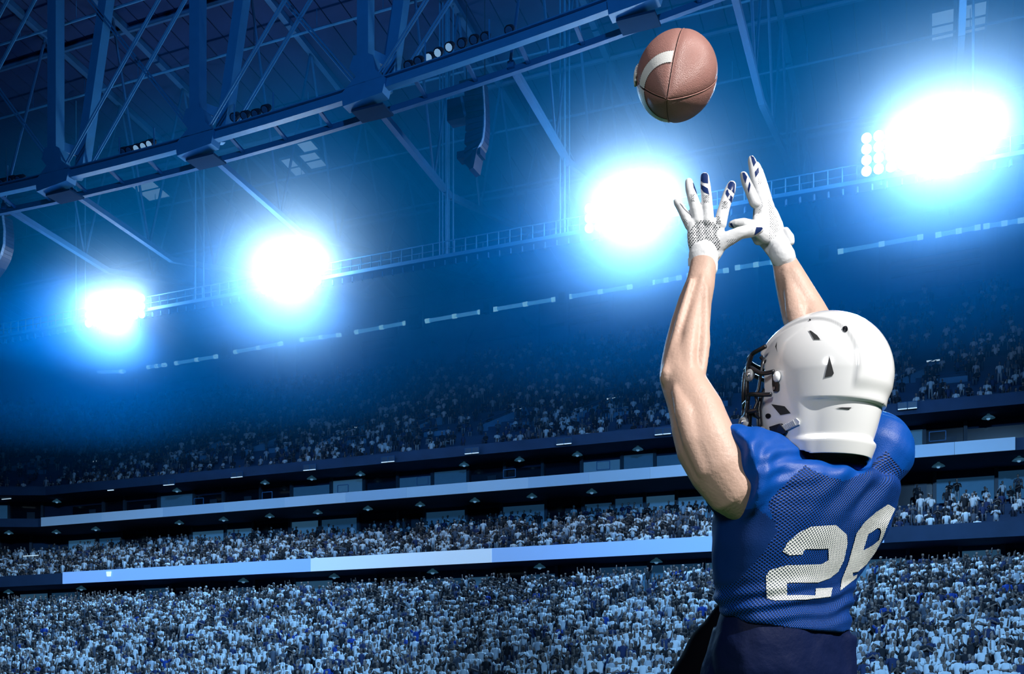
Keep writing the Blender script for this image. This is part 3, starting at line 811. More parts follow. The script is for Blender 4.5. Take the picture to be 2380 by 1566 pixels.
# everybody farther back is one crowd
Vs = []; Ls = []; Cn = []; Cs = []; off = 0
for i, q in enumerate(people):
    if i in near: continue
    p, yaw, pose, nm, sk, ha, pa, sc, tier, px, py = q
    V, Fc, C = LOPOLY[pose]
    a = np.array(V)*sc; c, s_ = math.cos(yaw), math.sin(yaw)
    b = np.empty_like(a); b[:, 0] = a[:, 0]*c-a[:, 1]*s_+p.x; b[:, 1] = a[:, 0]*s_+a[:, 1]*c+p.y; b[:, 2] = a[:, 2]+p.z
    Vs.append(b)
    if ('L', pose) not in mcache:
        mcache[('L', pose)] = (np.concatenate([np.array(f) for f in Fc]), np.array([len(f) for f in Fc]), np.array(C))
    li, ln, cc = mcache[('L', pose)]
    Ls.append(li+off); Cn.append(ln); off += len(V)
    tab = np.array([sk, SHIRTS[nm], pa, ha])
    Cs.append(tab[cc])
V = np.concatenate(Vs); L = np.concatenate(Ls); Cn = np.concatenate(Cn); Cc = np.concatenate(Cs)
me = bpy.data.meshes.new('crowd')
me.vertices.add(len(V)); me.vertices.foreach_set('co', V.ravel())
me.loops.add(len(L)); me.loops.foreach_set('vertex_index', L.astype(np.int32))
me.polygons.add(len(Cn)); st = np.concatenate([[0], np.cumsum(Cn)[:-1]]).astype(np.int32)
me.polygons.foreach_set('loop_start', st)
me.update(calc_edges=True)
at_ = me.attributes.new('clothes', 'FLOAT_COLOR', 'FACE')
at_.data.foreach_set('color', np.concatenate([Cc, np.ones((len(Cc), 1))], 1).astype(np.float32).ravel())
cm = bpy.data.materials.new('crowd'); cm.use_nodes = True
an = cm.node_tree.nodes.new('ShaderNodeAttribute'); an.attribute_name = 'clothes'
b = cm.node_tree.nodes['Principled BSDF']; b.inputs['Roughness'].default_value = 0.85
cm.node_tree.links.new(an.outputs['Color'], b.inputs['Base Color'])
me.materials.append(cm)
crowd = bpy.data.objects.new('crowd', me); COL.objects.link(crowd)
tag(crowd, 'dense crowd of spectators in white and dark shirts filling the stands', 'crowd', kind='stuff')
print('people', len(people), 'crowd polys', len(Cn))

# ---------------------------------------------------------------- haze in the lamps' light
def volume_mat(name, col, dens, aniso=0.0, falloff=None):
    m = bpy.data.materials.new(name); m.use_nodes = True; nt = m.node_tree
    for nd in list(nt.nodes):
        if nd.type == 'BSDF_PRINCIPLED': nt.nodes.remove(nd)
    v = nt.nodes.new('ShaderNodeVolumeScatter'); v.inputs['Color'].default_value = (*col, 1)
    v.inputs['Density'].default_value = dens; v.inputs['Anisotropy'].default_value = aniso
    out = [n_ for n_ in nt.nodes if n_.type == 'OUTPUT_MATERIAL'][0]
    if falloff: nt.links.new(v.outputs[0], out.inputs['Volume'])
    else:
        ab = nt.nodes.new('ShaderNodeVolumeAbsorption'); ab.inputs['Color'].default_value = (*col, 1); ab.inputs['Density'].default_value = dens
        ad = nt.nodes.new('ShaderNodeAddShader'); nt.links.new(v.outputs[0], ad.inputs[0]); nt.links.new(ab.outputs[0], ad.inputs[1])
        nt.links.new(ad.outputs[0], out.inputs['Volume'])
    if falloff:
        tc = nt.nodes.new('ShaderNodeTexCoord'); ln = nt.nodes.new('ShaderNodeVectorMath'); ln.operation = 'LENGTH'
        mr = nt.nodes.new('ShaderNodeMapRange'); mr.inputs['From Min'].default_value = 0; mr.inputs['From Max'].default_value = 1.0
        mr.inputs['To Min'].default_value = 1; mr.inputs['To Max'].default_value = 0
        pw = nt.nodes.new('ShaderNodeMath'); pw.operation = 'POWER'; pw.inputs[1].default_value = falloff
        ml = nt.nodes.new('ShaderNodeMath'); ml.operation = 'MULTIPLY'; ml.inputs[1].default_value = dens
        nt.links.new(tc.outputs['Object'], ln.inputs[0]); nt.links.new(ln.outputs['Value'], mr.inputs['Value'])
        nt.links.new(mr.outputs[0], pw.inputs[0]); nt.links.new(pw.outputs[0], ml.inputs[0]); nt.links.new(ml.outputs[0], v.inputs['Density'])
    return m
for z0, z1, N0, N1, dn, lab in ((22.5, 49.0, 59, 107, 0.32, 'thin outer layer of blue haze hanging below the roof'), (29.0, 47.5, 62, 103, 0.7, 'denser blue haze layer around the height of the floodlights')):
    hp = [Vector((*plan(s, N), z)) for z in (z0, z1) for s, N in ((-45, N0), (-45, N1), (128, N1), (128, N0))]
    hz = MB().hexa(hp).build('haze', volume_mat('haze', (0.0, 0.40, 1.0), HAZE_D*dn))
    tag(hz, lab, 'haze', kind='stuff')
for k, (c, pw_, hw) in enumerate(BANKS):  # balls of haze added to shape the halo round each bank
    R = (9.0, 12.5, 11.5, 11.5)[k]
    o = MB().ball((0, 0, 0), 1, nu=24, nv=14).build('halo_haze', volume_mat('lamp_haze_%d' % k, (0.85, 0.94, 1.0), HALO_D, falloff=3.0))
    o.location = c; o.scale = (R+hw*0.5, R, R)
    o.rotation_euler.z = math.atan2(UV_.y, UV_.x)
    tag(o, ['haze halo around the leftmost floodlights', 'haze halo around the second floodlights', 'haze halo around the floodlights by the glove', 'haze halo around the rightmost floodlights'][k], 'haze', kind='stuff')
# ================================================================== THE PLAYER
PD = 2.2
def Q(px, py, dy=0.0):
    Y = PD+dy
    return Vector(((px-1190)*Y/F, Y, HC+(HOR-py)*Y/F))
def pxm(dy=0.0): return (PD+dy)/F
YAX = Vector((0, 1, 0))

def limb(mb, secs, n=20, roundends=True):
    """secs: (px, py, dy, half width px, depth ratio); an elliptical tapered tube"""
    P = [Q(a[0], a[1], a[2]) for a in secs]; R = [a[3]*pxm(a[2]) for a in secs]; K = [a[4] for a in secs]
    m = len(P); rings = []
    def rg(c, d, r, k):
        x = d.cross(YAX)
        if x.length < 0.05: x = Vector((1, 0, 0))
        x.normalize(); y = x.cross(d).normalized()
        return [c+x*(r*math.cos(2*math.pi*j/n))+y*(r*k*math.sin(2*math.pi*j/n)) for j in range(n)]
    for i in range(m):
        d = (P[min(i+1, m-1)]-P[max(i-1, 0)]).normalized()
        if i == 0 and roundends:
            for e in (0.99, 0.8, 0.45): rings.append(rg(P[0]-d*R[0]*e, d, R[0]*math.sqrt(1-e*e), K[0]))
        rings.append(rg(P[i], d, R[i], K[i]))
        if i == m-1 and roundends:
            for e in (0.45, 0.8, 0.99): rings.append(rg(P[i]+d*R[i]*e, d, R[i]*math.sqrt(1-e*e), K[i]))
    return mb.loft(rings)

def remeshed(mbs, name, voxel, smooth=4, fac=0.5, disp=None):
    V = []; Fc = []
    for mb in mbs:
        o = len(V); V += mb.v; Fc += [tuple(i+o for i in f) for f in mb.f]
    me = bpy.data.meshes.new('tmp'); me.from_pydata(V, [], Fc); me.update()
    bm = bmesh.new(); bm.from_mesh(me); bmesh.ops.recalc_face_normals(bm, faces=bm.faces); bm.to_mesh(me); bm.free()
    ob = bpy.data.objects.new('tmp', me); COL.objects.link(ob)
    md = ob.modifiers.new('r', 'REMESH'); md.mode = 'VOXEL'; md.voxel_size = voxel; md.adaptivity = 0
    if smooth:
        sm = ob.modifiers.new('s', 'SMOOTH'); sm.iterations = smooth; sm.factor = fac
    dg = bpy.context.evaluated_depsgraph_get()
    out = bpy.data.meshes.new_from_object(ob.evaluated_get(dg)); out.name = name
    bpy.data.objects.remove(ob); bpy.data.meshes.remove(me)
    out.materials.clear()
    if disp:
        n = len(out.vertices); co = np.empty(n*3, np.float32); no = np.empty(n*3, np.float32)
        out.vertices.foreach_get('co', co); out.vertex_normals.foreach_get('vector', no)
        co = co.reshape(-1, 3); no = no.reshape(-1, 3)
        d = np.array([disp(Vector(a), Vector(b)) for a, b in zip(co, no)], np.float32)
        co += no*d[:, None]; out.vertices.foreach_set('co', co.ravel())
    out.shade_smooth(); out.update()
    return out

CAM = Vector((0, 0, HC))
def to_px(p): return (1190+F*p[0]/p[1], HOR-F*(p[2]-HC)/p[1])
def bvh_of(me, M=None):
    vs_ = [M @ v.co if M else v.co.copy() for v in me.vertices]
    return BVHTree.FromPolygons(vs_, [tuple(p.vertices) for p in me.polygons])
def hit(bvh, px, py):
    d = (Q(px, py)-CAM).normalized()
    r = bvh.ray_cast(CAM, d)
    return (r[0], r[1]) if r[0] is not None else (None, None)
def patch(bvh, poly, thick, off=0.0004, fine=None):
    """a thin plate lying on the surface under a pixel outline"""
    mb = MB()
    if fine:
        xs = [p[0] for p in poly]; ys = [p[1] for p in poly]
    top = []; bot = []
    cen = (sum(p[0] for p in poly)/len(poly), sum(p[1] for p in poly)/len(poly))
    for p in poly:
        h, nn = hit(bvh, *p)
        if h is None: continue
        if nn.dot(CAM-h) < 0: nn = -nn
        bot.append(h-nn*0.001); top.append(h+nn*(thick+off))
    h, nn = hit(bvh, *cen)
    n = len(top)
    if n < 3: return None
    if h is None: h = sum(top, Vector())/n; nn = (CAM-h).normalized()
    if nn.dot(CAM-h) < 0: nn = -nn
    i = mb.pts(top); j = mb.pts(bot); c = mb.pts([h+nn*(thick+off)])
    for k in range(n):
        k2 = (k+1) % n
        mb.f.append((i+k, i+k2, c)); mb.f.append((j+k, j+k2, i+k2, i+k))
    return mb
def in_poly(x, y, P):
    c = False; n = len(P); j = n-1
    for i in range(n):
        if (P[i][1] > y) != (P[j][1] > y) and x < (P[j][0]-P[i][0])*(y-P[i][1])/(P[j][1]-P[i][1])+P[i][0]: c = not c
        j = i
    return c
def dense(P, step):
    out = []
    for a, b in zip(P, P[1:]+P[:1]):
        L = math.hypot(b[0]-a[0], b[1]-a[1]); n = max(1, int(L/step))
        out += [(a[0]+(b[0]-a[0])*k/n, a[1]+(b[1]-a[1])*k/n) for k in range(n)]
    return out
def sheet(bvh, poly, step, off, keep=None):
    """a fine sheet lying on the surface inside a pixel outline"""
    mb = MB(); xs = [p[0] for p in poly]; ys = [p[1] for p in poly]
    D = dense(poly, step*1.0)
    bm = bmesh.new(); vs_ = [bm.verts.new((p[0], p[1], 0)) for p in D]
    es = [bm.edges.new((vs_[k], vs_[(k+1) % len(vs_)])) for k in range(len(vs_))]
    bmesh.ops.triangle_fill(bm, use_beauty=True, edges=es)
    for _ in range(4):
        lg = [e for e in bm.edges if e.calc_length() > step*1.6]
        if not lg: break
        bmesh.ops.subdivide_edges(bm, edges=lg, cuts=1); bmesh.ops.triangulate(bm, faces=bm.faces)
    bm.verts.index_update(); pos = []
    for v in bm.verts:
        h, nn = hit(bvh, v.co.x, v.co.y)
        if h is not None and nn.dot(CAM-h) < 0: nn = -nn
        pos.append(None if h is None else h+nn*off)
    mb.v = [tuple(p) if p else (0, 0, 0) for p in pos]
    for f in bm.faces:
        ids = [v.index for v in f.verts]
        if any(pos[i] is None for i in ids): continue
        if max((pos[a]-pos[b]).length for a in ids for b in ids) > 0.05: continue
        mb.f.append(tuple(ids))
    bm.free()
    return mb

# ---------------------------------------------------------------- materials
def skin_mat():
    m = mat('skin', (0.54, 0.36, 0.285), 0.5, var=0.14, vscale=22.0, bump=0.12, bscale=160, spec=0.4)
    b = m.node_tree.nodes['Principled BSDF']
    b.inputs['Subsurface Weight'].default_value = 0.0
    return m
skin = skin_mat()
glove_w = mat('white_glove', (0.72, 0.73, 0.75), 0.6, bump=0.06, bscale=300)
glove_n = mat('navy_glove_print', (0.012, 0.03, 0.12), 0.25)
glove_d = mat('glove_perforation', (0.03, 0.035, 0.05), 0.8)
helm_w = mat('helmet_white', (0.84, 0.85, 0.86), 0.16, spec=0.5)
helm_w.node_tree.nodes['Principled BSDF'].inputs['Coat Weight'].default_value = 0.4
black_pl = mat('black_plastic', (0.012, 0.013, 0.017), 0.3)
vent_m = mat('vent_shadow', (0.02, 0.022, 0.025), 0.7)  # vent openings are dark sheets, their shade put into the colour
clip_m = mat('clear_clip', (0.75, 0.78, 0.8), 0.08)
clip_m.node_tree.nodes['Principled BSDF'].inputs['Transmission Weight'].default_value = 0.7

# ---------------------------------------------------------------- body
larm = [(1634, 604, .075, 29, .66), (1634, 620, .07, 31, .7), (1628, 658, .06, 34, .8), (1615.5, 700, .05, 39, .85), (1604, 757, .04, 46.5, .88), (1594, 813, .02, 51, .88), (1586, 850, .0, 50.5, .9), (1583, 874, -.01, 51, .9), (1592, 897, -.02, 53, .9), (1605, 925, -.03, 57, .92), (1617, 953, -.035, 63, .92), (1626, 985, -.04, 67, .95), (1642, 1035, -.05, 72, .95), (1672, 1092, -.058, 70, .9), (1706, 1142, -.055, 63, .9), (1738, 1176, -.03, 48, .9)]
rarm = [(1817, 592, .245, 26, .7), (1822, 606, .245, 28, .7), (1834, 640, .24, 35, .85), (1846, 672, .24, 41, .88), (1866, 722, .24, 50, .9), (1890, 775, .22, 56, .9), (1910, 820, .19, 52, .9), (1940, 880, .17, 56, .9), (1962, 950, .17, 56, .9), (1995, 1020, .15, 60, .9), (2000, 1070, .13, 62, .9)]
body = [limb(MB(), larm), limb(MB(), rarm)]
# tendons and muscle shapes on the near arm
body.append(limb(MB(), [(1548, 868, -.035, 13, 1), (1556, 840, -.02, 12, 1), (1580, 740, .005, 9, 1), (1606, 650, .03, 6, 1)], 10))
body.append(limb(MB(), [(1602, 880, -.052, 14, .8), (1598, 830, -.032, 20, .7), (1606, 770, -.012, 18, .7), (1622, 690, .02, 10, .7), (1634, 640, .035, 6, .7)], 10))
body.append(limb(MB(), [(1628, 860, -.03, 16, .8), (1634, 800, -.012, 18, .8), (1636, 730, .01, 14, .8), (1640, 665, .03, 8, .8)], 10))
body.append(MB().ball(Q(1549, 876, -.03), .0145, .016, .02, 12, 8))
body.append(limb(MB(), [(1572, 905, -.058, 12, .8), (1590, 955, -.078, 24, .7), (1612, 1020, -.088, 28, .7), (1640, 1090, -.09, 24, .7)], 12))
body.append(limb(MB(), [(1608, 890, -.06, 10, .8), (1640, 950, -.07, 24, .8), (1652, 1010, -.075, 30, .8)], 12))
body.append(limb(MB(), [(1865, 780, .195, 26, .7), (1850, 720, .2, 26, .7), (1835, 660, .215, 15, .7), (1826, 620, .22, 8, .7)], 10))
body.append(limb(MB(), [(1895, 770, .2, 18, .8), (1880, 700, .215, 16, .8), (1862, 650, .225, 9, .8)], 10))
# torso, neck, head, legs
TH = math.radians(35)
AXR = Vector((math.cos(TH), math.sin(TH), 0)); BKN = Vector((math.sin(TH), -math.cos(TH), 0))
def torso_ring(px0, px1, py, dy, shrink=1.0, n=48, flat=2.4, B=0.125, tilt=0.0):
    A = 0.23; h0 = math.sqrt((A*math.cos(TH))**2+(B*math.sin(TH))**2)
    c = Q((px0+px1)/2, py, dy); k = (px1-px0)/2*pxm(dy)/h0*shrink
    out = []
    for j in range(n):
        a = 2*math.pi*j/n; ca, sa = math.cos(a), math.sin(a)
        r = (abs(ca)**flat+abs(sa)**flat)**(-1/flat)
        out.append(c+AXR*(A*k*r*ca)+BKN*(B*k*r*sa)-Vector((0, 0, tilt*B*k*r*sa)))
    return out
levels = [(1672, 1975, 1500, .12), (1664, 1985, 1440, .12), (1655, 1988, 1400, .115), (1650, 2004, 1340, .11), (1648, 2048, 1280, .105), (1648, 2080, 1220, .10), (1658, 2100, 1160, .095), (1672, 2108, 1130, .095)]
body.append(MB().loft([torso_ring(*l, shrink=0.8 if i < 3 else .88) for i, l in enumerate(levels)]))
body.append(limb(MB(), [(1925, 1120, .10, 78, 1), (1932, 1060, .09, 68, 1), (1925, 990, .06, 64, 1), (1915, 930, .05, 60, 1)]))
HCN = Q(1908, 886, 0.045)
HYAW, HPITCH = math.radians(47), math.radians(4)
HM = Matrix.Translation(HCN) @ Matrix.Rotation(HYAW, 4, 'Z') @ Matrix.Rotation(HPITCH, 4, 'X')
hM3 = HM.to_3x3()
def HL(x, y, z): return HM @ Vector((x, y, z))
body.append(MB().ball(HL(0, 0, 0.02), .078, .098, .10, 20, 14, M=hM3))
body.append(MB().ball(HL(0, .035, -.06), .058, .062, .075, 18, 12, M=hM3))      # jaw
body.append(MB().tube([HL(0, .092, .0), HL(0, .11, -.035), HL(0, .1, -.045)], [.008, .014, .008], 8))   # nose
body.append(MB().ball(HL(0, .085, .015), .05, .018, .012, 12, 8, M=hM3))        # brow
body.append(MB().ball(HL(0, .088, -.075), .025, .012, .009, 10, 8, M=hM3))      # lips
for e in (-1, 1): body.append(MB().ball(HL(.08*e, -.005, -.01), .01, .02, .03, 10, 8, M=hM3))   # ears
# legs down to the turf
def seg(ps, rs): return MB().tube(ps, rs, 16)
hipL = Q(1752, 1540, .10); hipR = Q(1895, 1540, .19)
kneeL = Vector((hipL.x-.13, hipL.y+.22, .55)); kneeR = Vector((hipR.x+.02, hipR.y+.02, .53))
ankL = Vector((kneeL.x-.04, kneeL.y-.02, .12)); ankR = Vector((kneeR.x+.02, kneeR.y-.16, .13))
for h_, k_, a_ in ((hipL, kneeL, ankL), (hipR, kneeR, ankR)):
    body.append(seg([h_+Vector((0, 0, .02)), h_+Vector((0, 0, -.03)), h_.lerp(k_, .5), k_, k_.lerp(a_, .3), k_.lerp(a_, .65), a_], [.075, .08, .078, .06, .064, .05, .04]))
    body.append(MB().ball(a_+Vector((-.02, .06, -.07)), .042, .11, .035, 14, 8))
bme = remeshed(body, 'person', 0.0042, smooth=6)
bme.materials.append(skin)
person = bpy.data.objects.new('person', bme); COL.objects.link(person)
tag(person, 'football player in blue jersey and white helmet reaching up to catch the ball', 'person')

# ---------------------------------------------------------------- shorts and shoes
navy = mat('navy_shorts', (0.0015, 0.007, 0.042), 0.6, bump=0.3, bscale=35, spec=0.15)
black_cl = mat('black_cloth', (0.001, 0.0015, 0.004), 0.8, spec=0.05)  # near-black cloth of the separate shape at the left thigh
sh = [MB().loft([torso_ring(*l, shrink=k, B=.125) for k, l in [(.86, (1665, 1985, 1350, .12)), (.92, (1660, 1988, 1410, .12)), (.99, (1652, 1989, 1500, .125)), (1, (1656, 1990, 1560, .13)), (1, (1672, 1985, 1610, .14))]])]
for h_, k_ in ((hipL, kneeL), (hipR, kneeR)):
    sh.append(seg([h_+Vector((0, 0, .06)), h_.lerp(k_, .3), h_.lerp(k_, .85)], [.092, .098, .095]))
def fold(p, n):
    q = Vector((p.x*9+p.z*7, p.y*6, p.z*5-p.x*6))
    return 0.007*noise.noise(q)+0.003*noise.noise(q*2.7)
sme = remeshed(sh, 'shorts', 0.006, smooth=5, disp=fold); sme.materials.append(navy)
link('shorts', sme, person)
tg = MB(); q1, q2 = Q(1640, 1425, .2), Q(1560, 1600, .26)
limb(tg, [(1690, 1425, .2, 30, 1), (1650, 1500, .22, 50, 1), (1618, 1575, .24, 58, 1), (1590, 1650, .25, 60, 1)])
tme_ = remeshed([tg], 'dark_thigh', .006, smooth=3, disp=fold); tme_.materials.append(black_cl)
link('thigh_cover', tme_, person)
for a_ in (ankL, ankR):
    s_ = remeshed([MB().ball(a_+Vector((-.02, .06, -.075)), .052, .14, .04, 16, 10), MB().ball(a_+Vector((-.01, 0, -.03)), .05, .06, .06, 14, 10), MB().box(a_+Vector((-.02, .055, -.105)), .085, .25, .022)], 'cleat', .006, smooth=2)
    s_.materials.append(black_pl); link('cleat', s_, person)

# ---------------------------------------------------------------- jersey
def cloth_mat(name, col, rough, mesh=False, fleck=True, hole=(0.003, 0.006, 0.02), pitch=0.0085):
    m = bpy.data.materials.new(name); m.use_nodes = True; nt = m.node_tree; b = nt.nodes['Principled BSDF']
    b.inputs['Base Color'].default_value = (*col, 1); b.inputs['Roughness'].default_value = rough
    b.inputs['Sheen Weight'].default_value = 0.0; b.inputs['Specular IOR Level'].default_value = 0.22
    tc = nt.nodes.new('ShaderNodeTexCoord')
    if mesh:
        # staggered round holes in the knit
        sep = nt.nodes.new('ShaderNodeSeparateXYZ'); nt.links.new(tc.outputs['UV'], sep.inputs[0])
        def mth(op, a, b2=None, v=None):
            n = nt.nodes.new('ShaderNodeMath'); n.operation = op
            nt.links.new(a, n.inputs[0])
            if b2 is not None: nt.links.new(b2, n.inputs[1])
            elif v is not None: n.inputs[1].default_value = v
            return n.outputs[0]
        x = mth('MULTIPLY', sep.outputs[0], v=2*math.pi/pitch); y = mth('MULTIPLY', sep.outputs[1], v=2*math.pi/(pitch*0.82))
        a = mth('ADD', x, y); c = mth('SUBTRACT', x, y)
        h = mth('MULTIPLY', mth('COSINE', mth('MULTIPLY', a, v=0.5)), mth('COSINE', mth('MULTIPLY', c, v=0.5)))
        h = mth('ABSOLUTE', h)
        mr = nt.nodes.new('ShaderNodeMapRange'); nt.links.new(h, mr.inputs['Value'])
        mr.inputs['From Min'].default_value = 0.48; mr.inputs['From Max'].default_value = 0.62
        mx = nt.nodes.new('ShaderNodeMix'); mx.data_type = 'RGBA'
        mx.inputs[6].default_value = (*col, 1); mx.inputs[7].default_value = (*hole, 1)
        nt.links.new(mr.outputs[0], mx.inputs[0]); nt.links.new(mx.outputs[2], b.inputs['Base Color'])
        bp = nt.nodes.new('ShaderNodeBump'); bp.invert = True; bp.inputs['Strength'].default_value = 0.7; bp.inputs['Distance'].default_value = 0.0015
        nt.links.new(h, bp.inputs['Height']); nt.links.new(bp.outputs[0], b.inputs['Normal'])
    else:
        nz = nt.nodes.new('ShaderNodeTexNoise'); nz.inputs['Scale'].default_value = 420; nz.inputs['Detail'].default_value = 2
        nt.links.new(tc.outputs['Object'], nz.inputs['Vector'])
        bp = nt.nodes.new('ShaderNodeBump'); bp.inputs['Strength'].default_value = 0.25; bp.inputs['Distance'].default_value = 0.002
        nt.links.new(nz.outputs['Fac'], bp.inputs['Height']); nt.links.new(bp.outputs[0], b.inputs['Normal'])
    return m
j_solid = cloth_mat('blue_satin', (0.0005, 0.062, 0.33), 0.45)
j_mesh = cloth_mat('blue_mesh', (0.0005, 0.050, 0.29), 0.5, mesh=True)
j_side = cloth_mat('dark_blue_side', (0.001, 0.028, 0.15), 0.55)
j_num = cloth_mat('white_mesh_print', (0.82, 0.84, 0.82), 0.6, mesh=True, hole=(0.10, 0.13, 0.18))
jl = [(1672, 1985, 1442, .115), (1661, 1988, 1420, .115), (1655, 1989, 1400, .115), (1650, 2004, 1340, .11), (1648, 2048, 1280, .105), (1648, 2082, 1220, .10), (1656, 2102, 1160, .095), (1668, 2112, 1132, .095), (1690, 2105, 1116, .095), (1730, 2070, 1104, .095)]
js = [MB().loft([torso_ring(*l, n=64, tilt=(.32, .28, .24, .12)[i] if i < 4 else 0, shrink=1.02 if i < 2 else 1) for i, l in enumerate(jl)])]
# shoulders and sleeves
js.append(limb(MB(), [(1688, 1104, -.052, 114, .86), (1715, 1100, -.035, 114, .9), (1760, 1092, .0, 102, .95), (1812, 1092, .045, 76, 1), (1850, 1112, .07, 60, 1)], 28, roundends=False))
js.append(limb(MB(), [(2032, 1046, .15, 92, .95), (2025, 1062, .145, 88, 1), (2008, 1100, .13, 72, 1)], 28))

def jfold(p, n):
    px, py = to_px(p)
    d = 0.0
    q = Vector((p.x*5, p.y*5, p.z*5))
    d += 0.006*noise.noise(q*1.3)
    # soft folds running down from the shoulder beside the sleeve edge
    w = math.exp(-((px-1735)/62)**2-((py-1095)/85)**2)
    d += 0.0062*w*math.sin(2*math.pi*(px-1660+0.32*(py-1100))/52+1.6*noise.noise(q*2.2))
    w = math.exp(-((px-1840)/80)**2-((py-1075)/60)**2)
    d += 0.003*w*math.sin(2*math.pi*(py+0.2*px)/40+1.6*noise.noise(q*2.2))
    # drag folds along the lower back
    w2 = math.exp(-((py-1405)/45)**2)
    d += 0.004*w2*math.sin(py*0.16+px*0.03+2*noise.noise(q*2))
    # drag folds from the right shoulder
    w3 = math.exp(-((px-2010)/80)**2-((py-1140)/90)**2)
    d += 0.006*w3*math.sin(px*0.09+py*0.07+noise.noise(q*3))
    d += 0.0025*noise.noise(q*4.0)
    return d
jme = remeshed(js, 'jersey', 0.004, smooth=9, disp=jfold)
# cut the neck opening and the hem
bm = bmesh.new(); bm.from_mesh(jme)
neck_c = Q(1934, 1052, .085)
dead = [f for f in bm.faces if (f.calc_center_median()-neck_c).to_2d().length < 0.076 and f.calc_center_median().z > Q(0, 1135, .09).z]
bmesh.ops.delete(bm, geom=dead, context='FACES')
bm.to_mesh(jme); bm.free()
# UV around the torso, zones of cloth
uvl = jme.uv_layers.new(name='UVMap')
ax0 = Q(1822, 1442, .115); ax1 = Q(1905, 1085, .095)
def juv(p):
    t = (p.z-ax0.z)/(ax1.z-ax0.z); c = ax0.lerp(ax1, t); v = p-c
    a = math.atan2(v.dot(AXR), v.dot(BKN))
    return (a*0.19, p.z)
vu = [juv(v.co) for v in jme.vertices]
for l in jme.loops: uvl.data[l.index].uv = vu[l.vertex_index]
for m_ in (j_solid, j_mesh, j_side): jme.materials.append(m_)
YOKE = [(1600, 900), (2200, 880), (2200, 1092), (2098, 1092), (2060, 1048), (2040, 1062), (2010, 1098), (1960, 1118), (1900, 1098), (1872, 1082), (1830, 1118), (1785, 1168), (1795, 1205), (1740, 1195), (1690, 1240), (1600, 1240)]
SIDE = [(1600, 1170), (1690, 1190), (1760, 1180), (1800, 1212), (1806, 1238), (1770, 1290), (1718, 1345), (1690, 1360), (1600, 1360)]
pm_ = jme.polygons; mi = []
cx = Vector((1, 0, 0))
for p in pm_:
    c = p.center; px, py = to_px(c)
    back = (c-ax0.lerp(ax1, (c.z-ax0.z)/(ax1.z-ax0.z)))
    facing = p.normal.dot(CAM-c) > 0 or back.dot(BKN) > -0.02
    if not facing: mi.append(0)
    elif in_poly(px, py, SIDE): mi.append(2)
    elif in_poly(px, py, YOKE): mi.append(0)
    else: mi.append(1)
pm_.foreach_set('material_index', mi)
jersey = link('jersey', jme, person)
jb = bvh_of(jme)
# hems and collar
jb0 = bvh_of(jme); coll = []
for k in range(40):
    a = 2*math.pi*k/40
    q = neck_c+Vector((math.cos(a)*.080, math.sin(a)*.080, 0)); r_ = jb0.ray_cast(q+Vector((0, 0, .3)), Vector((0, 0, -1)))
    coll.append(Vector((q.x, q.y, (r_[0].z if r_[0] is not None else q.z-.03)+.002)))
for _ in range(3): coll = [(coll[k-1]+coll[k]*2+coll[(k+1) % 40])/4 for k in range(40)]
MB().tube(coll, .0075, 8, closed=True).build('collar', j_solid, jersey, True)
sl = [(1692, 984), (1672, 1003), (1660, 1035), (1658, 1065), (1667, 1115), (1682, 1165), (1697, 1200), (1709, 1226)]
pts = []
for px, py in sl:
    h, nn = hit(jb, px+3, py)
    pts.append(h if h is not None else Q(px, py, -.05))
NUM2 = [(668, 828), (700, 770), (770, 712), (838, 680), (985, 670), (1052, 728), (1056, 780), (1035, 880), (1000, 950), (950, 990), (880, 1015), (692, 1018), (694, 1092), (862, 1095), (866, 1050), (966, 1046), (956, 1100), (800, 1118), (620, 1126), (572, 1112), (568, 975), (592, 940), (690, 912), (900, 905), (942, 880), (942, 812), (800, 815), (785, 848), (705, 852)]
NUM6a = [(1300, 545), (1348, 575), (1310, 640), (1290, 690), (1262, 740), (1150, 820), (1180, 750), (1250, 695), (1232, 690), (1170, 720), (1140, 800), (1125, 850), (1150, 845), (1225, 800), (1245, 770), (1262, 745), (1280, 700), (1300, 690)]
def c4(p): return (1560+p[0]/2.583, 960+p[1]/2.583)
def number(poly, label):
    mb = sheet(jb, [c4(p) for p in poly], 6.0, 0.0016)
    me = mb.mesh('number', True); me.materials.append(j_num)
    u = me.uv_layers.new(name='UVMap')
    for l in me.loops: u.data[l.index].uv = juv(me.vertices[l.vertex_index].co)
    o = link('number', me, jersey); o['label'] = label
number(NUM2, 'white number 2 printed on the mesh back')
# the 6 wraps round the right side: left stroke, top arm, bowl and foot
number([(1300, 545), (1342, 572), (1310, 640), (1286, 696), (1238, 688), (1180, 725), (1150, 822), (1118, 905), (1085, 955), (1090, 978), (1115, 965), (1108, 988), (1012, 1066), (1020, 1000), (1060, 900), (1110, 720), (1160, 650), (1230, 590)], 'white number 6 printed on the mesh back')
number([(1150, 822), (1200, 795), (1244, 760), (1258, 712), (1250, 690), (1286, 694), (1270, 740), (1225, 830), (1170, 905), (1118, 950), (1085, 955), (1118, 905)], 'bowl of the white number 6')

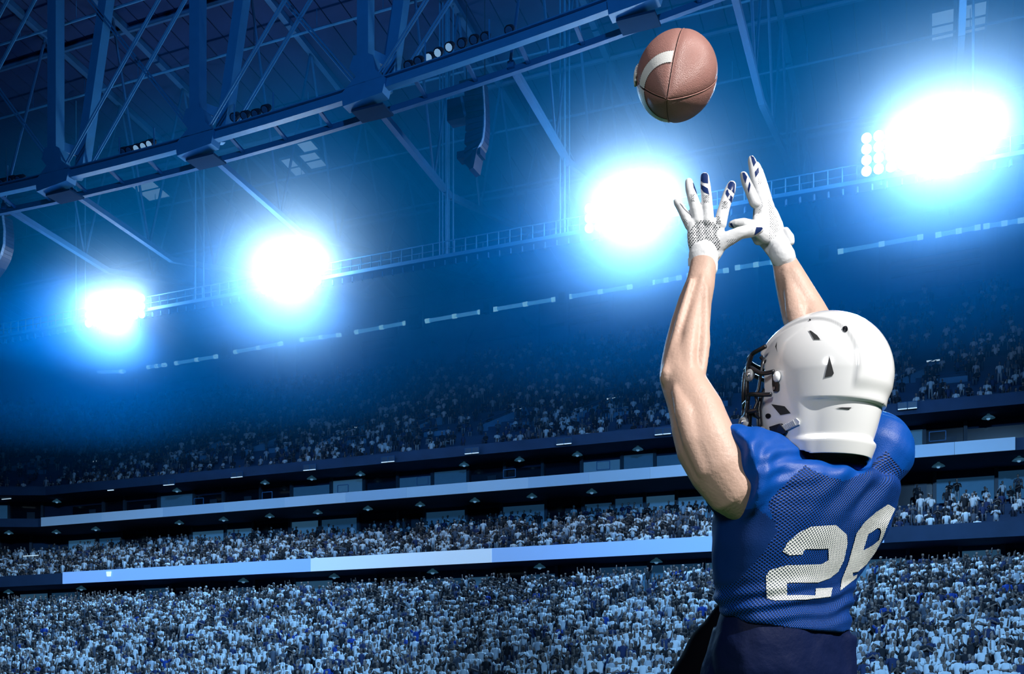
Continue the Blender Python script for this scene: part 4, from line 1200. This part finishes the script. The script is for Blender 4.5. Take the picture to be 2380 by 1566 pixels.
# ---------------------------------------------------------------- helmet
def shell_pt(u, v):
    """u around (0 at front +Y), v from crown 0 to rim 1, in helmet space"""
    sx, cxx = math.sin(u), math.cos(u)
    th = v*math.radians(150)
    a, b, c = .121, .149, .140
    if th <= math.pi/2:
        k = math.sin(th); z = c*math.cos(th)
        k = k**0.96
    else:
        t = (th-math.pi/2)/math.radians(60); z = -.174*t; k = 1-.10*t-.13*t**2.5
    x = a*k*sx; y = b*k*cxx
    if y < 0: y *= 1.0
    rear = max(0.0, -cxx)
    side = abs(sx)
    p = Vector((x, y, z)); n = Vector((x/a/a, y/b/b, max(z, -.05)/c/c)).normalized()
    d = 0.0
    sm = lambda e0, e1, t: (lambda q: q*q*(3-2*q))(max(0, min(1, (t-e0)/(e1-e0))))
    # raised crown band
    d += .0055*(1-sm(.072, .078, abs(x)))*sm(.0, .03, z+.05)
    # step under the rear band
    bz = -.060-.004*rear
    d -= .0075*sm(.0, .006, bz-z)*sm(.0, .35, rear-.05)
    # lower rear lip
    d += .010*sm(.0, .007, -.136-z)*sm(.0, .5, rear+.15)
    # side crease in front of the ear
    return p+n*d
NU, NVV = 168, 120
V = []; 
for j in range(NVV+1):
    for i in range(NU):
        V.append(shell_pt(2*math.pi*i/NU, (j+0.3)/(NVV+0.3)))
OPEN = [(.30, .080), (.132, .078), (.098, .045), (.084, .012), (.080, -.03), (.100, -.050), (.118, -.075), (.124, -.11), (.112, -.17), (.30, -.30)]
RIM = lambda y: -.150+.030*max(0, min(1, (y+.02)/.12)) - 0.0
Fc = []
for j in range(NVV):
    for i in range(NU):
        q = (j*NU+i, j*NU+(i+1) % NU, (j+1)*NU+(i+1) % NU, (j+1)*NU+i)
        c = sum((V[k] for k in q), Vector())/4
        if in_poly(c.y, c.z, OPEN) : continue
        if c.y > -.03 and c.z < -.174+.045*min(1, (c.y+.03)/.12): continue
        Fc.append(q)
i0 = len(V); V.append(Vector((0, 0, .1445))); 
for i in range(NU): Fc.append((i, i0, (i+1) % NU))
me = bpy.data.meshes.new('tmp'); me.from_pydata([tuple(HM @ v) for v in V], [], Fc); me.update()
bm = bmesh.new(); bm.from_mesh(me)
bmesh.ops.delete(bm, geom=[v for v in bm.verts if not v.link_faces], context='VERTS')
bmesh.ops.recalc_face_normals(bm, faces=bm.faces)
out = [f for f in bm.faces if f.normal.dot(f.calc_center_median()-HCN) > 0]
if len(out) < len(bm.faces)/2: bmesh.ops.reverse_faces(bm, faces=bm.faces)
bnd = [v for v in bm.verts if v.is_boundary]
for _ in range(6): bmesh.ops.smooth_vert(bm, verts=bnd, factor=0.5, use_axis_x=True, use_axis_y=True, use_axis_z=True)
bm.to_mesh(me); bm.free()
ob = bpy.data.objects.new('tmp', me); COL.objects.link(ob)
md = ob.modifiers.new('s', 'SOLIDIFY'); md.thickness = .006; md.offset = -1
hme = bpy.data.meshes.new_from_object(ob.evaluated_get(bpy.context.evaluated_depsgraph_get())); hme.name = 'helmet'
bpy.data.objects.remove(ob)
hme.shade_smooth(); hme.materials.clear(); hme.materials.append(helm_w)
helmet = link('helmet', hme, person)
hb = bvh_of(hme)
# padding inside
pad = MB().ball(HL(0, -.012, .015), .108, .125, .118, 28, 16, M=hM3).build('padding', mat('helmet_padding', (0.02, 0.02, 0.024), 0.8), helmet, True)
def c1(*pp): return [(1640+x/4.1204, 700+y/4.1204) for x, y in pp]
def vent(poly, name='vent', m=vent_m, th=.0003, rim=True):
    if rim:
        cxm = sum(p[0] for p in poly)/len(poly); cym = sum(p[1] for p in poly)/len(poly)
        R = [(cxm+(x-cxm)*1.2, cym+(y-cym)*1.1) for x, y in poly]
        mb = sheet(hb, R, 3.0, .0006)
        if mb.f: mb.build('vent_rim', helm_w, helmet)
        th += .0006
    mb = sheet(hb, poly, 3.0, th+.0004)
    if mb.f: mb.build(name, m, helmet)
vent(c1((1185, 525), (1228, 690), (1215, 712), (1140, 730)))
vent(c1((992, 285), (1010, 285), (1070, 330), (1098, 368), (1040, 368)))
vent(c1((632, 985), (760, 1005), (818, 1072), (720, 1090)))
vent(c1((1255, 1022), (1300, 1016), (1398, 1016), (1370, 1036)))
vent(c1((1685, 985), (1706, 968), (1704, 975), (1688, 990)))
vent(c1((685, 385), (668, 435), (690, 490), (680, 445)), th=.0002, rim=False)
def bolt(x, y, r, m=black_pl):
    poly = [(x+r*math.cos(a*math.pi/8), y+r*math.sin(a*math.pi/8)) for a in range(16)]
    mb = patch(hb, c1(*poly), .0016)
    if mb: mb.build('bolt', m, helmet)
bolt(1338, 267, 26); bolt(603, 1098, 24); bolt(1002, 178, 7)
# ear bracket: black plate with white knob, screw
mb = patch(hb, c1((650, 685), (672, 680), (690, 740), (710, 800), (708, 855), (690, 868), (660, 862), (650, 800)), .004)
if mb: mb.build('mask_bracket', black_pl, helmet)
h, nn = hit(hb, *c1((695, 725))[0])
MB().ball(h+nn*.004, .0085, .0085, .012, 12, 8).build('bracket_knob', helm_w, helmet, True)
h, nn = hit(hb, *c1((672, 835))[0])
MB().disc(h+nn*.0062, nn, .0035).build('screw', mat('screw_steel', (0.6, 0.6, 0.62), 0.25, 1.0), helmet)
# chin strap: ribbed white webbing and a black buckle
mb = patch(hb, c1((735, 1195), (875, 1120), (905, 1150), (900, 1180), (770, 1245)), .005)
strap = mb.build('chin_strap', mat('strap_white', (0.7, 0.72, 0.74), 0.35), helmet)
for k in range(8):
    x = 745+k*14; y = 1192-k*7.5
    mb = patch(hb, c1((x, y), (x+7, y-4), (x+33, y+46), (x+26, y+50)), .0062)
    if mb: mb.build('strap_rib', strap.data.materials[0], helmet)
a, nn = hit(hb, *c1((735, 1200))[0]); b_ = HL(-.098, .075, -.165)
mb = patch(hb, c1((640, 1200), (735, 1170), (790, 1255), (720, 1300), (650, 1250)), .009)
if mb: mb.build('chin_buckle', black_pl, helmet)
chin = MB().tube([HL(-.108, .07, -.115), HL(-.085, .11, -.15), HL(-.03, .14, -.165), HL(.03, .14, -.165), HL(.085, .11, -.15), HL(.108, .07, -.115)], .008, 8).build('chin_cup_strap', strap.data.materials[0], helmet, True)
# face mask: bent bars
def bar(pts, r=.0048):
    P = [HL(x, y if y < .1 else .1+(y-.1)*.5, z) for x, y, z in pts]; out = []
    for k in range(len(P)-1):          # catmull-rom
        p0 = P[max(k-1, 0)]; p1 = P[k]; p2 = P[k+1]; p3 = P[min(k+2, len(P)-1)]
        for q in range(6):
            t = q/6
            out.append(0.5*((2*p1)+(-p0+p2)*t+(2*p0-5*p1+4*p2-p3)*t*t+(-p0+3*p1-3*p2+p3)*t**3))
    out.append(P[-1])
    MB().tube(out, r, 8).build('mask_bar', black_pl, fm, True)
fm = empty('face_mask', (0, 0, 0)); fm.parent = helmet
sym = lambda L: L+[(-x, y, z) for x, y, z in reversed(L[:-1])] if L[-1][0] == 0 else L
bar(sym([(-.118, .072, .058), (-.115, .085, .055), (-.104, .125, .050), (-.075, .172, .045), (0, .197, .047)]))
bar(sym([(-.124, .045, .000), (-.124, .075, .000), (-.116, .115, .018), (-.085, .172, .022), (0, .200, .026)]))
bar(sym([(-.124, .048, -.048), (-.124, .075, -.045), (-.118, .108, -.040), (-.110, .125, -.050), (-.080, .178, -.055), (0, .208, -.058)]))
bar(sym([(-.116, .085, -.075), (-.117, .112, -.077), (-.105, .140, -.082), (-.078, .178, -.085), (0, .206, -.090)]))
bar(sym([(-.108, .07, -.120), (-.110, .100, -.120), (-.095, .140, -.118), (-.07, .170, -.118), (0, .195, -.120)]))
def pbar(pts, r=.0042, dy=.03):
    MB().tube([Q(px, py, dy) for px, py in pts], r, 8).build('mask_bar', black_pl, fm, True)
pbar([(1768, 828), (1776, 838), (1793, 852), (1799, 866), (1799, 896), (1792, 903), (1777, 906), (1768, 925), (1764, 950), (1767, 985), (1766, 1003)], .0045)
pbar([(1775, 832), (1771, 850), (1767, 880), (1763, 905), (1756, 920), (1760, 935), (1754, 948), (1757, 962), (1763, 972)], .0036, .026)
for e in (-1, 1):
    bar([(.075*e, .172, .045), (.088*e, .174, .010), (.09*e, .172, -.03), (.080*e, .178, -.055), (.078*e, .178, -.085), (.07*e, .170, -.118)])
    bar([(.104*e, .125, .050), (.116*e, .128, .015), (.119*e, .122, -.03), (.110*e, .125, -.05), (.117*e, .118, -.085), (.108*e, .118, -.118)])
    bar([(.03*e, .204, -.058), (.03*e, .203, -.088), (.028*e, .193, -.12)])
    for z in (.0, -.1):
        c = HL(.123*e, .104 if z == 0 else .112, z)
        bx = [c+hM3 @ Vector((dx, dy_, dz)) for dz in (-.010, .010) for dx, dy_ in ((-.005, -.008), (.005, -.008), (.005, .008), (-.005, .008))]
        MB().ball(c, .0075, .0125, .0135, 14, 10, M=hM3).build('visor_clip', clip_m, helmet, True)
        MB().ball(c+hM3 @ Vector((.006*e, 0, 0)), .004, .005, .005, 10, 8, M=hM3).build('screw', MATS['screw_steel'], helmet, True)
# ---------------------------------------------------------------- gloves
def G(x, y): return (1520+x/4.894, 340+y/4.894)
def gl(mb, secs, n=14): # secs in hand-crop pixels
    return limb(mb, [(*G(a[0], a[1]), a[2], a[3]/4.894*(1.1 if a[3] < 70 else 1.0), a[4]) for a in secs], n)
L_ = .075
left = []
left.append(gl(MB(), [(405, 905, L_, 50, .8), (355, 790, L_+.004, 52, .85), (310, 705, L_+.014, 46, .9), (262, 640, L_+.024, 38, .9), (245, 622, L_+.028, 26, .9)]))
left.append(gl(MB(), [(505, 850, L_-.004, 62, .8), (478, 720, L_, 60, .85), (440, 590, L_+.006, 56, .88), (412, 480, L_+.018, 52, .88), (397, 405, L_+.026, 42, .9)]))
left.append(gl(MB(), [(612, 850, L_-.006, 66, .8), (608, 700, L_-.003, 60, .85), (598, 570, L_+.002, 56, .88), (585, 450, L_+.012, 55, .88), (575, 345, L_+.02, 44, .9)]))
left.append(gl(MB(), [(755, 880, L_-.004, 66, .8), (785, 740, L_, 62, .85), (825, 610, L_+.004, 60, .88), (865, 500, L_+.012, 58, .88), (885, 440, L_+.016, 46, .9)]))
left.append(gl(MB(), [(700, 1120, L_, 110, .5), (850, 1050, L_-.005, 88, .7), (980, 985, L_-.01, 72, .8), (1100, 960, L_-.008, 68, .85), (1190, 945, L_-.002, 50, .9), (1205, 943, L_, 42, .9)]))
for x, r in ((440, 62), (520, 72), (610, 78), (715, 80)):
    left.append(gl(MB(), [(520+(x-520)*.55+30, 1260, L_+.006, 90, .62), (x+12, 1060, L_, r+14, .62), (x, 890, L_-.003, r-4, .66)]))
left.append(gl(MB(), [(590, 1180, L_+.006, 178, .42), (565, 1260, L_+.006, 160, .45), (560, 1330, L_+.006, 160, .5)], 24))
left.append(gl(MB(), [(790, 1080, L_, 60, .8), (700, 1230, L_+.004, 70, .7)]))
def wrinkle(sc):
    def f(p, n):
        q = Vector((p.x*60, p.y*60, p.z*90))
        return sc*(0.6*noise.noise(q)+0.5*noise.noise(q*2.3))
    return f
lme = remeshed(left, 'glove', 0.0021, smooth=5, disp=wrinkle(.0006)); lme.materials.append(glove_w)
gloveL = link('glove', lme, person); gloveL['label'] = 'white perforated glove on the left hand'
R_ = .235
right = []
right.append(gl(MB(), [(1150, 640, R_-.01, 60, .8), (1100, 520, R_-.008, 56, .85), (1050, 410, R_, 50, .88), (1020, 330, R_+.01, 40, .9), (1015, 320, R_+.012, 34, .9)]))
right.append(gl(MB(), [(1215, 600, R_+.02, 66, .8), (1175, 440, R_+.022, 60, .85), (1140, 290, R_+.028, 52, .88), (1115, 170, R_+.036, 44, .9), (1108, 140, R_+.04, 34, .9)]))
right.append(gl(MB(), [(1275, 620, R_+.045, 66, .8), (1235, 450, R_+.05, 58, .85), (1195, 300, R_+.055, 48, .88), (1165, 215, R_+.06, 38, .9)]))
right.append(gl(MB(), [(1310, 700, R_+.06, 60, .8), (1270, 560, R_+.07, 50, .85), (1240, 460, R_+.08, 40, .9)]))
right.append(gl(MB(), [(1260, 1000, R_-.012, 105, .6), (1130, 915, R_-.03, 78, .75), (1010, 885, R_-.036, 62, .85), (920, 885, R_-.034, 50, .9), (890, 886, R_-.032, 40, .9)]))
right.append(gl(MB(), [(1230, 640, R_+.02, 100, .5), (1265, 780, R_+.02, 150, .42), (1295, 900, R_+.018, 172, .4), (1330, 1030, R_+.016, 168, .42), (1390, 1140, R_+.01, 140, .5), (1430, 1200, R_+.005, 132, .6)], 24))
right.append(gl(MB(), [(1400, 1120, R_+.005, 125, .7), (1455, 1225, R_+.005, 128, .78), (1468, 1265, R_+.005, 134, .8)], 24))
right.append(gl(MB(), [(1500, 960, R_+.01, 40, .8), (1545, 1040, R_+.01, 50, .8), (1555, 1085, R_+.01, 42, .8)]))
right.append(gl(MB(), [(1170, 820, R_+.01, 45, .8), (1150, 1000, R_, 55, .8), (1190, 1060, R_, 60, .8)]))
rme = remeshed(right, 'glove', 0.0021, smooth=5, disp=wrinkle(.0005)); rme.materials.append(glove_w)
gloveR = link('glove', rme, person); gloveR['label'] = 'white glove on the right hand, turned edge-on'
lb = bvh_of(lme); rb = bvh_of(rme)
def gpatch(bv, par_, pts, m=glove_n, th=.0006, nm='grip_print'):
    mb = sheet(bv, [G(*p) for p in pts], 3.0, th)
    if mb.f: mb.build(nm, m, par_, True)
gpatch(lb, gloveL, [(540, 320), (560, 305), (600, 308), (612, 330), (615, 425), (560, 415), (535, 395)])
gpatch(lb, gloveL, [(532, 425), (545, 440), (612, 480), (630, 555), (560, 515), (535, 480)])
gpatch(lb, gloveL, [(845, 430), (870, 400), (900, 405), (920, 430), (912, 540), (875, 500), (848, 485), (838, 470)])
gpatch(lb, gloveL, [(822, 505), (840, 490), (850, 530), (893, 580), (880, 645), (835, 580), (815, 540)])
gpatch(lb, gloveL, [(440, 410), (452, 430), (480, 510), (492, 555), (478, 530), (450, 470)])
gpatch(lb, gloveL, [(290, 645), (320, 670), (345, 710), (420, 775), (435, 800), (380, 755), (330, 700)], mat('glove_seam', (0.1, 0.11, 0.14), 0.6))
gpatch(lb, gloveL, [(1162, 920), (1226, 922), (1236, 936), (1212, 966), (1140, 1012), (1152, 962)])
gpatch(rb, gloveR, [(1100, 110), (1125, 105), (1145, 150), (1160, 185), (1135, 230), (1118, 180)])
gpatch(rb, gloveR, [(1148, 290), (1185, 240), (1192, 300), (1155, 355)])
gpatch(rb, gloveR, [(1005, 300), (1030, 300), (1060, 350), (1042, 425), (1015, 360)])
gpatch(rb, gloveR, [(1085, 400), (1100, 440), (1080, 535), (1065, 490)])
gpatch(rb, gloveR, [(858, 880), (885, 872), (912, 925), (880, 912)])
gpatch(rb, gloveR, [(1100, 720), (1122, 740), (1090, 775)])
# perforations
def perf(bv, par_, region, step, size, slant=0.0, skip=None):
    mb = MB(); xs = [p[0] for p in region]; ys = [p[1] for p in region]; k = 0
    y = min(ys)
    while y < max(ys):
        x = min(xs)+(step*.5 if k % 2 else 0)
        while x < max(xs):
            if in_poly(x, y, region):
                jx = x+random.uniform(-2, 2); jy = y+random.uniform(-2, 2)
                h, nn = hit(bv, *G(jx, jy))
                if h is not None:
                    if nn.dot(CAM-h) < 0: nn = -nn
                    r = size*random.uniform(.75, 1.15)/4.894*pxm(.1)
                    mb.disc(h+nn*.0005, nn, r, 6)
            x += step
        y += step*.62; k += 1
    if mb.f:
        o = mb.build('perforation', glove_d, par_); o['kind'] = 'stuff'
perf(lb, gloveL, [(400, 960), (450, 880), (560, 830), (650, 850), (760, 930), (700, 990), (760, 1060), (740, 1200), (520, 1170), (400, 1150)], 30, 7.5)
perf(lb, gloveL, [(560, 560), (625, 560), (625, 640), (565, 640)], 20, 5.5)
perf(lb, gloveL, [(780, 630), (840, 630), (840, 705), (780, 705)], 20, 6)
perf(lb, gloveL, [(415, 550), (460, 550), (465, 630), (420, 630)], 20, 5)
perf(lb, gloveL, [(330, 830), (375, 820), (385, 900), (355, 900)], 20, 5)
perf(lb, gloveL, [(705, 800), (745, 790), (760, 880), (715, 890)], 20, 6)
perf(lb, gloveL, [(830, 1060), (980, 1040), (985, 1080), (900, 1160), (825, 1180)], 22, 4)
perf(lb, gloveL, [(640, 1210), (760, 1250), (780, 1290), (680, 1310)], 24, 5)
perf(rb, gloveR, [(1290, 600), (1330, 620), (1400, 850), (1430, 950), (1360, 1060), (1300, 1060), (1320, 850)], 24, 4.5)
perf(rb, gloveR, [(1225, 610), (1245, 640), (1240, 690), (1180, 800), (1160, 790), (1215, 700)], 22, 4)
perf(rb, gloveR, [(1180, 370), (1220, 360), (1225, 430), (1185, 430)], 20, 4.5)
# cuffs and straps
def cuff(secs, par_, bandmat, nm):
    mb = gl(MB(), secs, 28)
    me_ = remeshed([mb], nm, .0022, smooth=3, disp=wrinkle(.0006)); me_.materials.append(bandmat); return link(nm, me_, par_)
cuff([(565, 1225, L_+.004, 172, .66), (560, 1290, L_+.004, 166, .68), (562, 1345, L_+.004, 164, .7), (565, 1368, L_+.004, 164, .7)], gloveL, glove_w, 'cuff')
mb = sheet(lb, [G(*p) for p in [(405, 1215), (470, 1195), (540, 1265), (600, 1270), (650, 1265), (590, 1340), (480, 1345), (410, 1360)]], 4, .0045)
mb.build('wrist_strap', mat('strap_cloth', (0.75, 0.77, 0.8), 0.5), gloveL, True)
cuff([(1440, 1200, R_, 136, .85), (1462, 1245, R_, 138, .88), (1474, 1268, R_, 138, .88)], gloveR, glove_w, 'cuff')

# ================================================================== THE BALL
BY = 2.3
bc = Vector(((1573-1190)*BY/F, BY, HC+(HOR-177)*BY/F))
RB = 92.5*BY/F; LB = RB*1.52
# the nose points at the camera, down and a little left
view = (CAM-bc).normalized()
rgt = view.cross(Vector((0, 0, 1))).normalized()*-1; upv = view.cross(rgt)*1
if upv.z < 0: upv = -upv
if rgt.x < 0: rgt = -rgt
ax = (view*0.925-rgt*0.155-upv*0.30).normalized()
e1 = (upv-ax*upv.dot(ax)).normalized(); e2 = ax.cross(e1)
if e2.dot(rgt) < 0: e2 = -e2
leather = mat('ball_leather', (0.36, 0.18, 0.155), 0.38, var=0.3, vscale=14, bump=0.3, bscale=520)
stripe_m = mat('ball_stripe', (0.8, 0.8, 0.78), 0.5, bump=0.12, bscale=500)
seam_m = mat('ball_seam', (0.02, 0.012, 0.012), 0.7)
lace_m = mat('ball_lace', (0.75, 0.75, 0.75), 0.6)
def brad(t): return RB*(1-abs(t)**2.0)**0.80
def bpt(t, a, lift=0.0):
    r = brad(t)+lift
    return bc+ax*(t*LB)+(e1*math.cos(a)+e2*math.sin(a))*r
ball = empty('football', bc-Vector((0, 0, RB)))
ROLL = math.radians(8)        # first seam runs up from the nose
tag(ball, 'brown leather American football with white stripe flying above the raised gloves', 'ball')
MB().loft([[bpt(t, 2*math.pi*k/40, -.002) for k in range(40)] for t in np.linspace(-.985, .985, 30)]).build('bladder', seam_m, ball, True)
for q in range(4):
    a0 = ROLL+q*math.pi/2; rings_ = []
    mb = MB(); nt_, na = 44, 18
    T = [math.sin(x) for x in np.linspace(-1.5, 1.5, nt_)]
    idx = []
    for t in T:
        row = []
        for k in range(na+1):
            f_ = k/na; gap = .0007/max(brad(t), .004)
            a = a0+gap+(math.pi/2-2*gap)*f_
            edge = min(f_, 1-f_)*math.pi/2*brad(t)
            lift = .0022*(1-math.exp(-edge/.005))-.0014
            row.append(bpt(t, a, lift))
        idx.append(mb.pts(row))
    for i_ in range(nt_-1):
        for k in range(na):
            mb.f.append((idx[i_]+k, idx[i_]+k+1, idx[i_+1]+k+1, idx[i_+1]+k))
    mb.build('panel', leather, ball, True)
    if q in (2, 3):
        for sg in (1, -1):
            mb = MB(); idx = []
            for t in np.linspace(.50*sg, .665*sg, 8):
                gap = .0018/brad(t)
                idx.append(mb.pts([bpt(t, a0+gap+(math.pi/2-2*gap)*k/24, .0016) for k in range(25)]))
            for i_ in range(7):
                for k in range(24): mb.f.append((idx[i_]+k, idx[i_]+k+1, idx[i_+1]+k+1, idx[i_+1]+k))
            mb.build('stripe', stripe_m, ball, True)
            # stitches along the stripe edges
            st = MB()
            for te in (.497*sg, .668*sg):
                for k in range(22):
                    a = a0+(k+.7)/23*math.pi/2
                    st.tube([bpt(te-.006, a, .0016), bpt(te+.006, a, .0016)], .0006, 4)
            st.build('stripe_stitching', seam_m, ball)
    # raised seam welt
    w = MB().tube([bpt(t, a0+.0022/max(brad(t), .006), -.0004) for t in T], .0011, 5); w.build('seam', leather, ball, True)
# laces on the seam between the striped panels
al = ROLL+3*math.pi/2
for k in range(8):
    t = -.26+k*.075
    MB().tube([bpt(t, al+x/RB, .003+.001*math.cos(x*120)) for x in (-.014, -.007, 0, .007, .014)], .0028, 6).build('lace', lace_m, ball, True)
MB().tube([bpt(t, al, .0032) for t in np.linspace(-.3, .32, 10)], .0026, 6).build('lace', lace_m, ball, True)
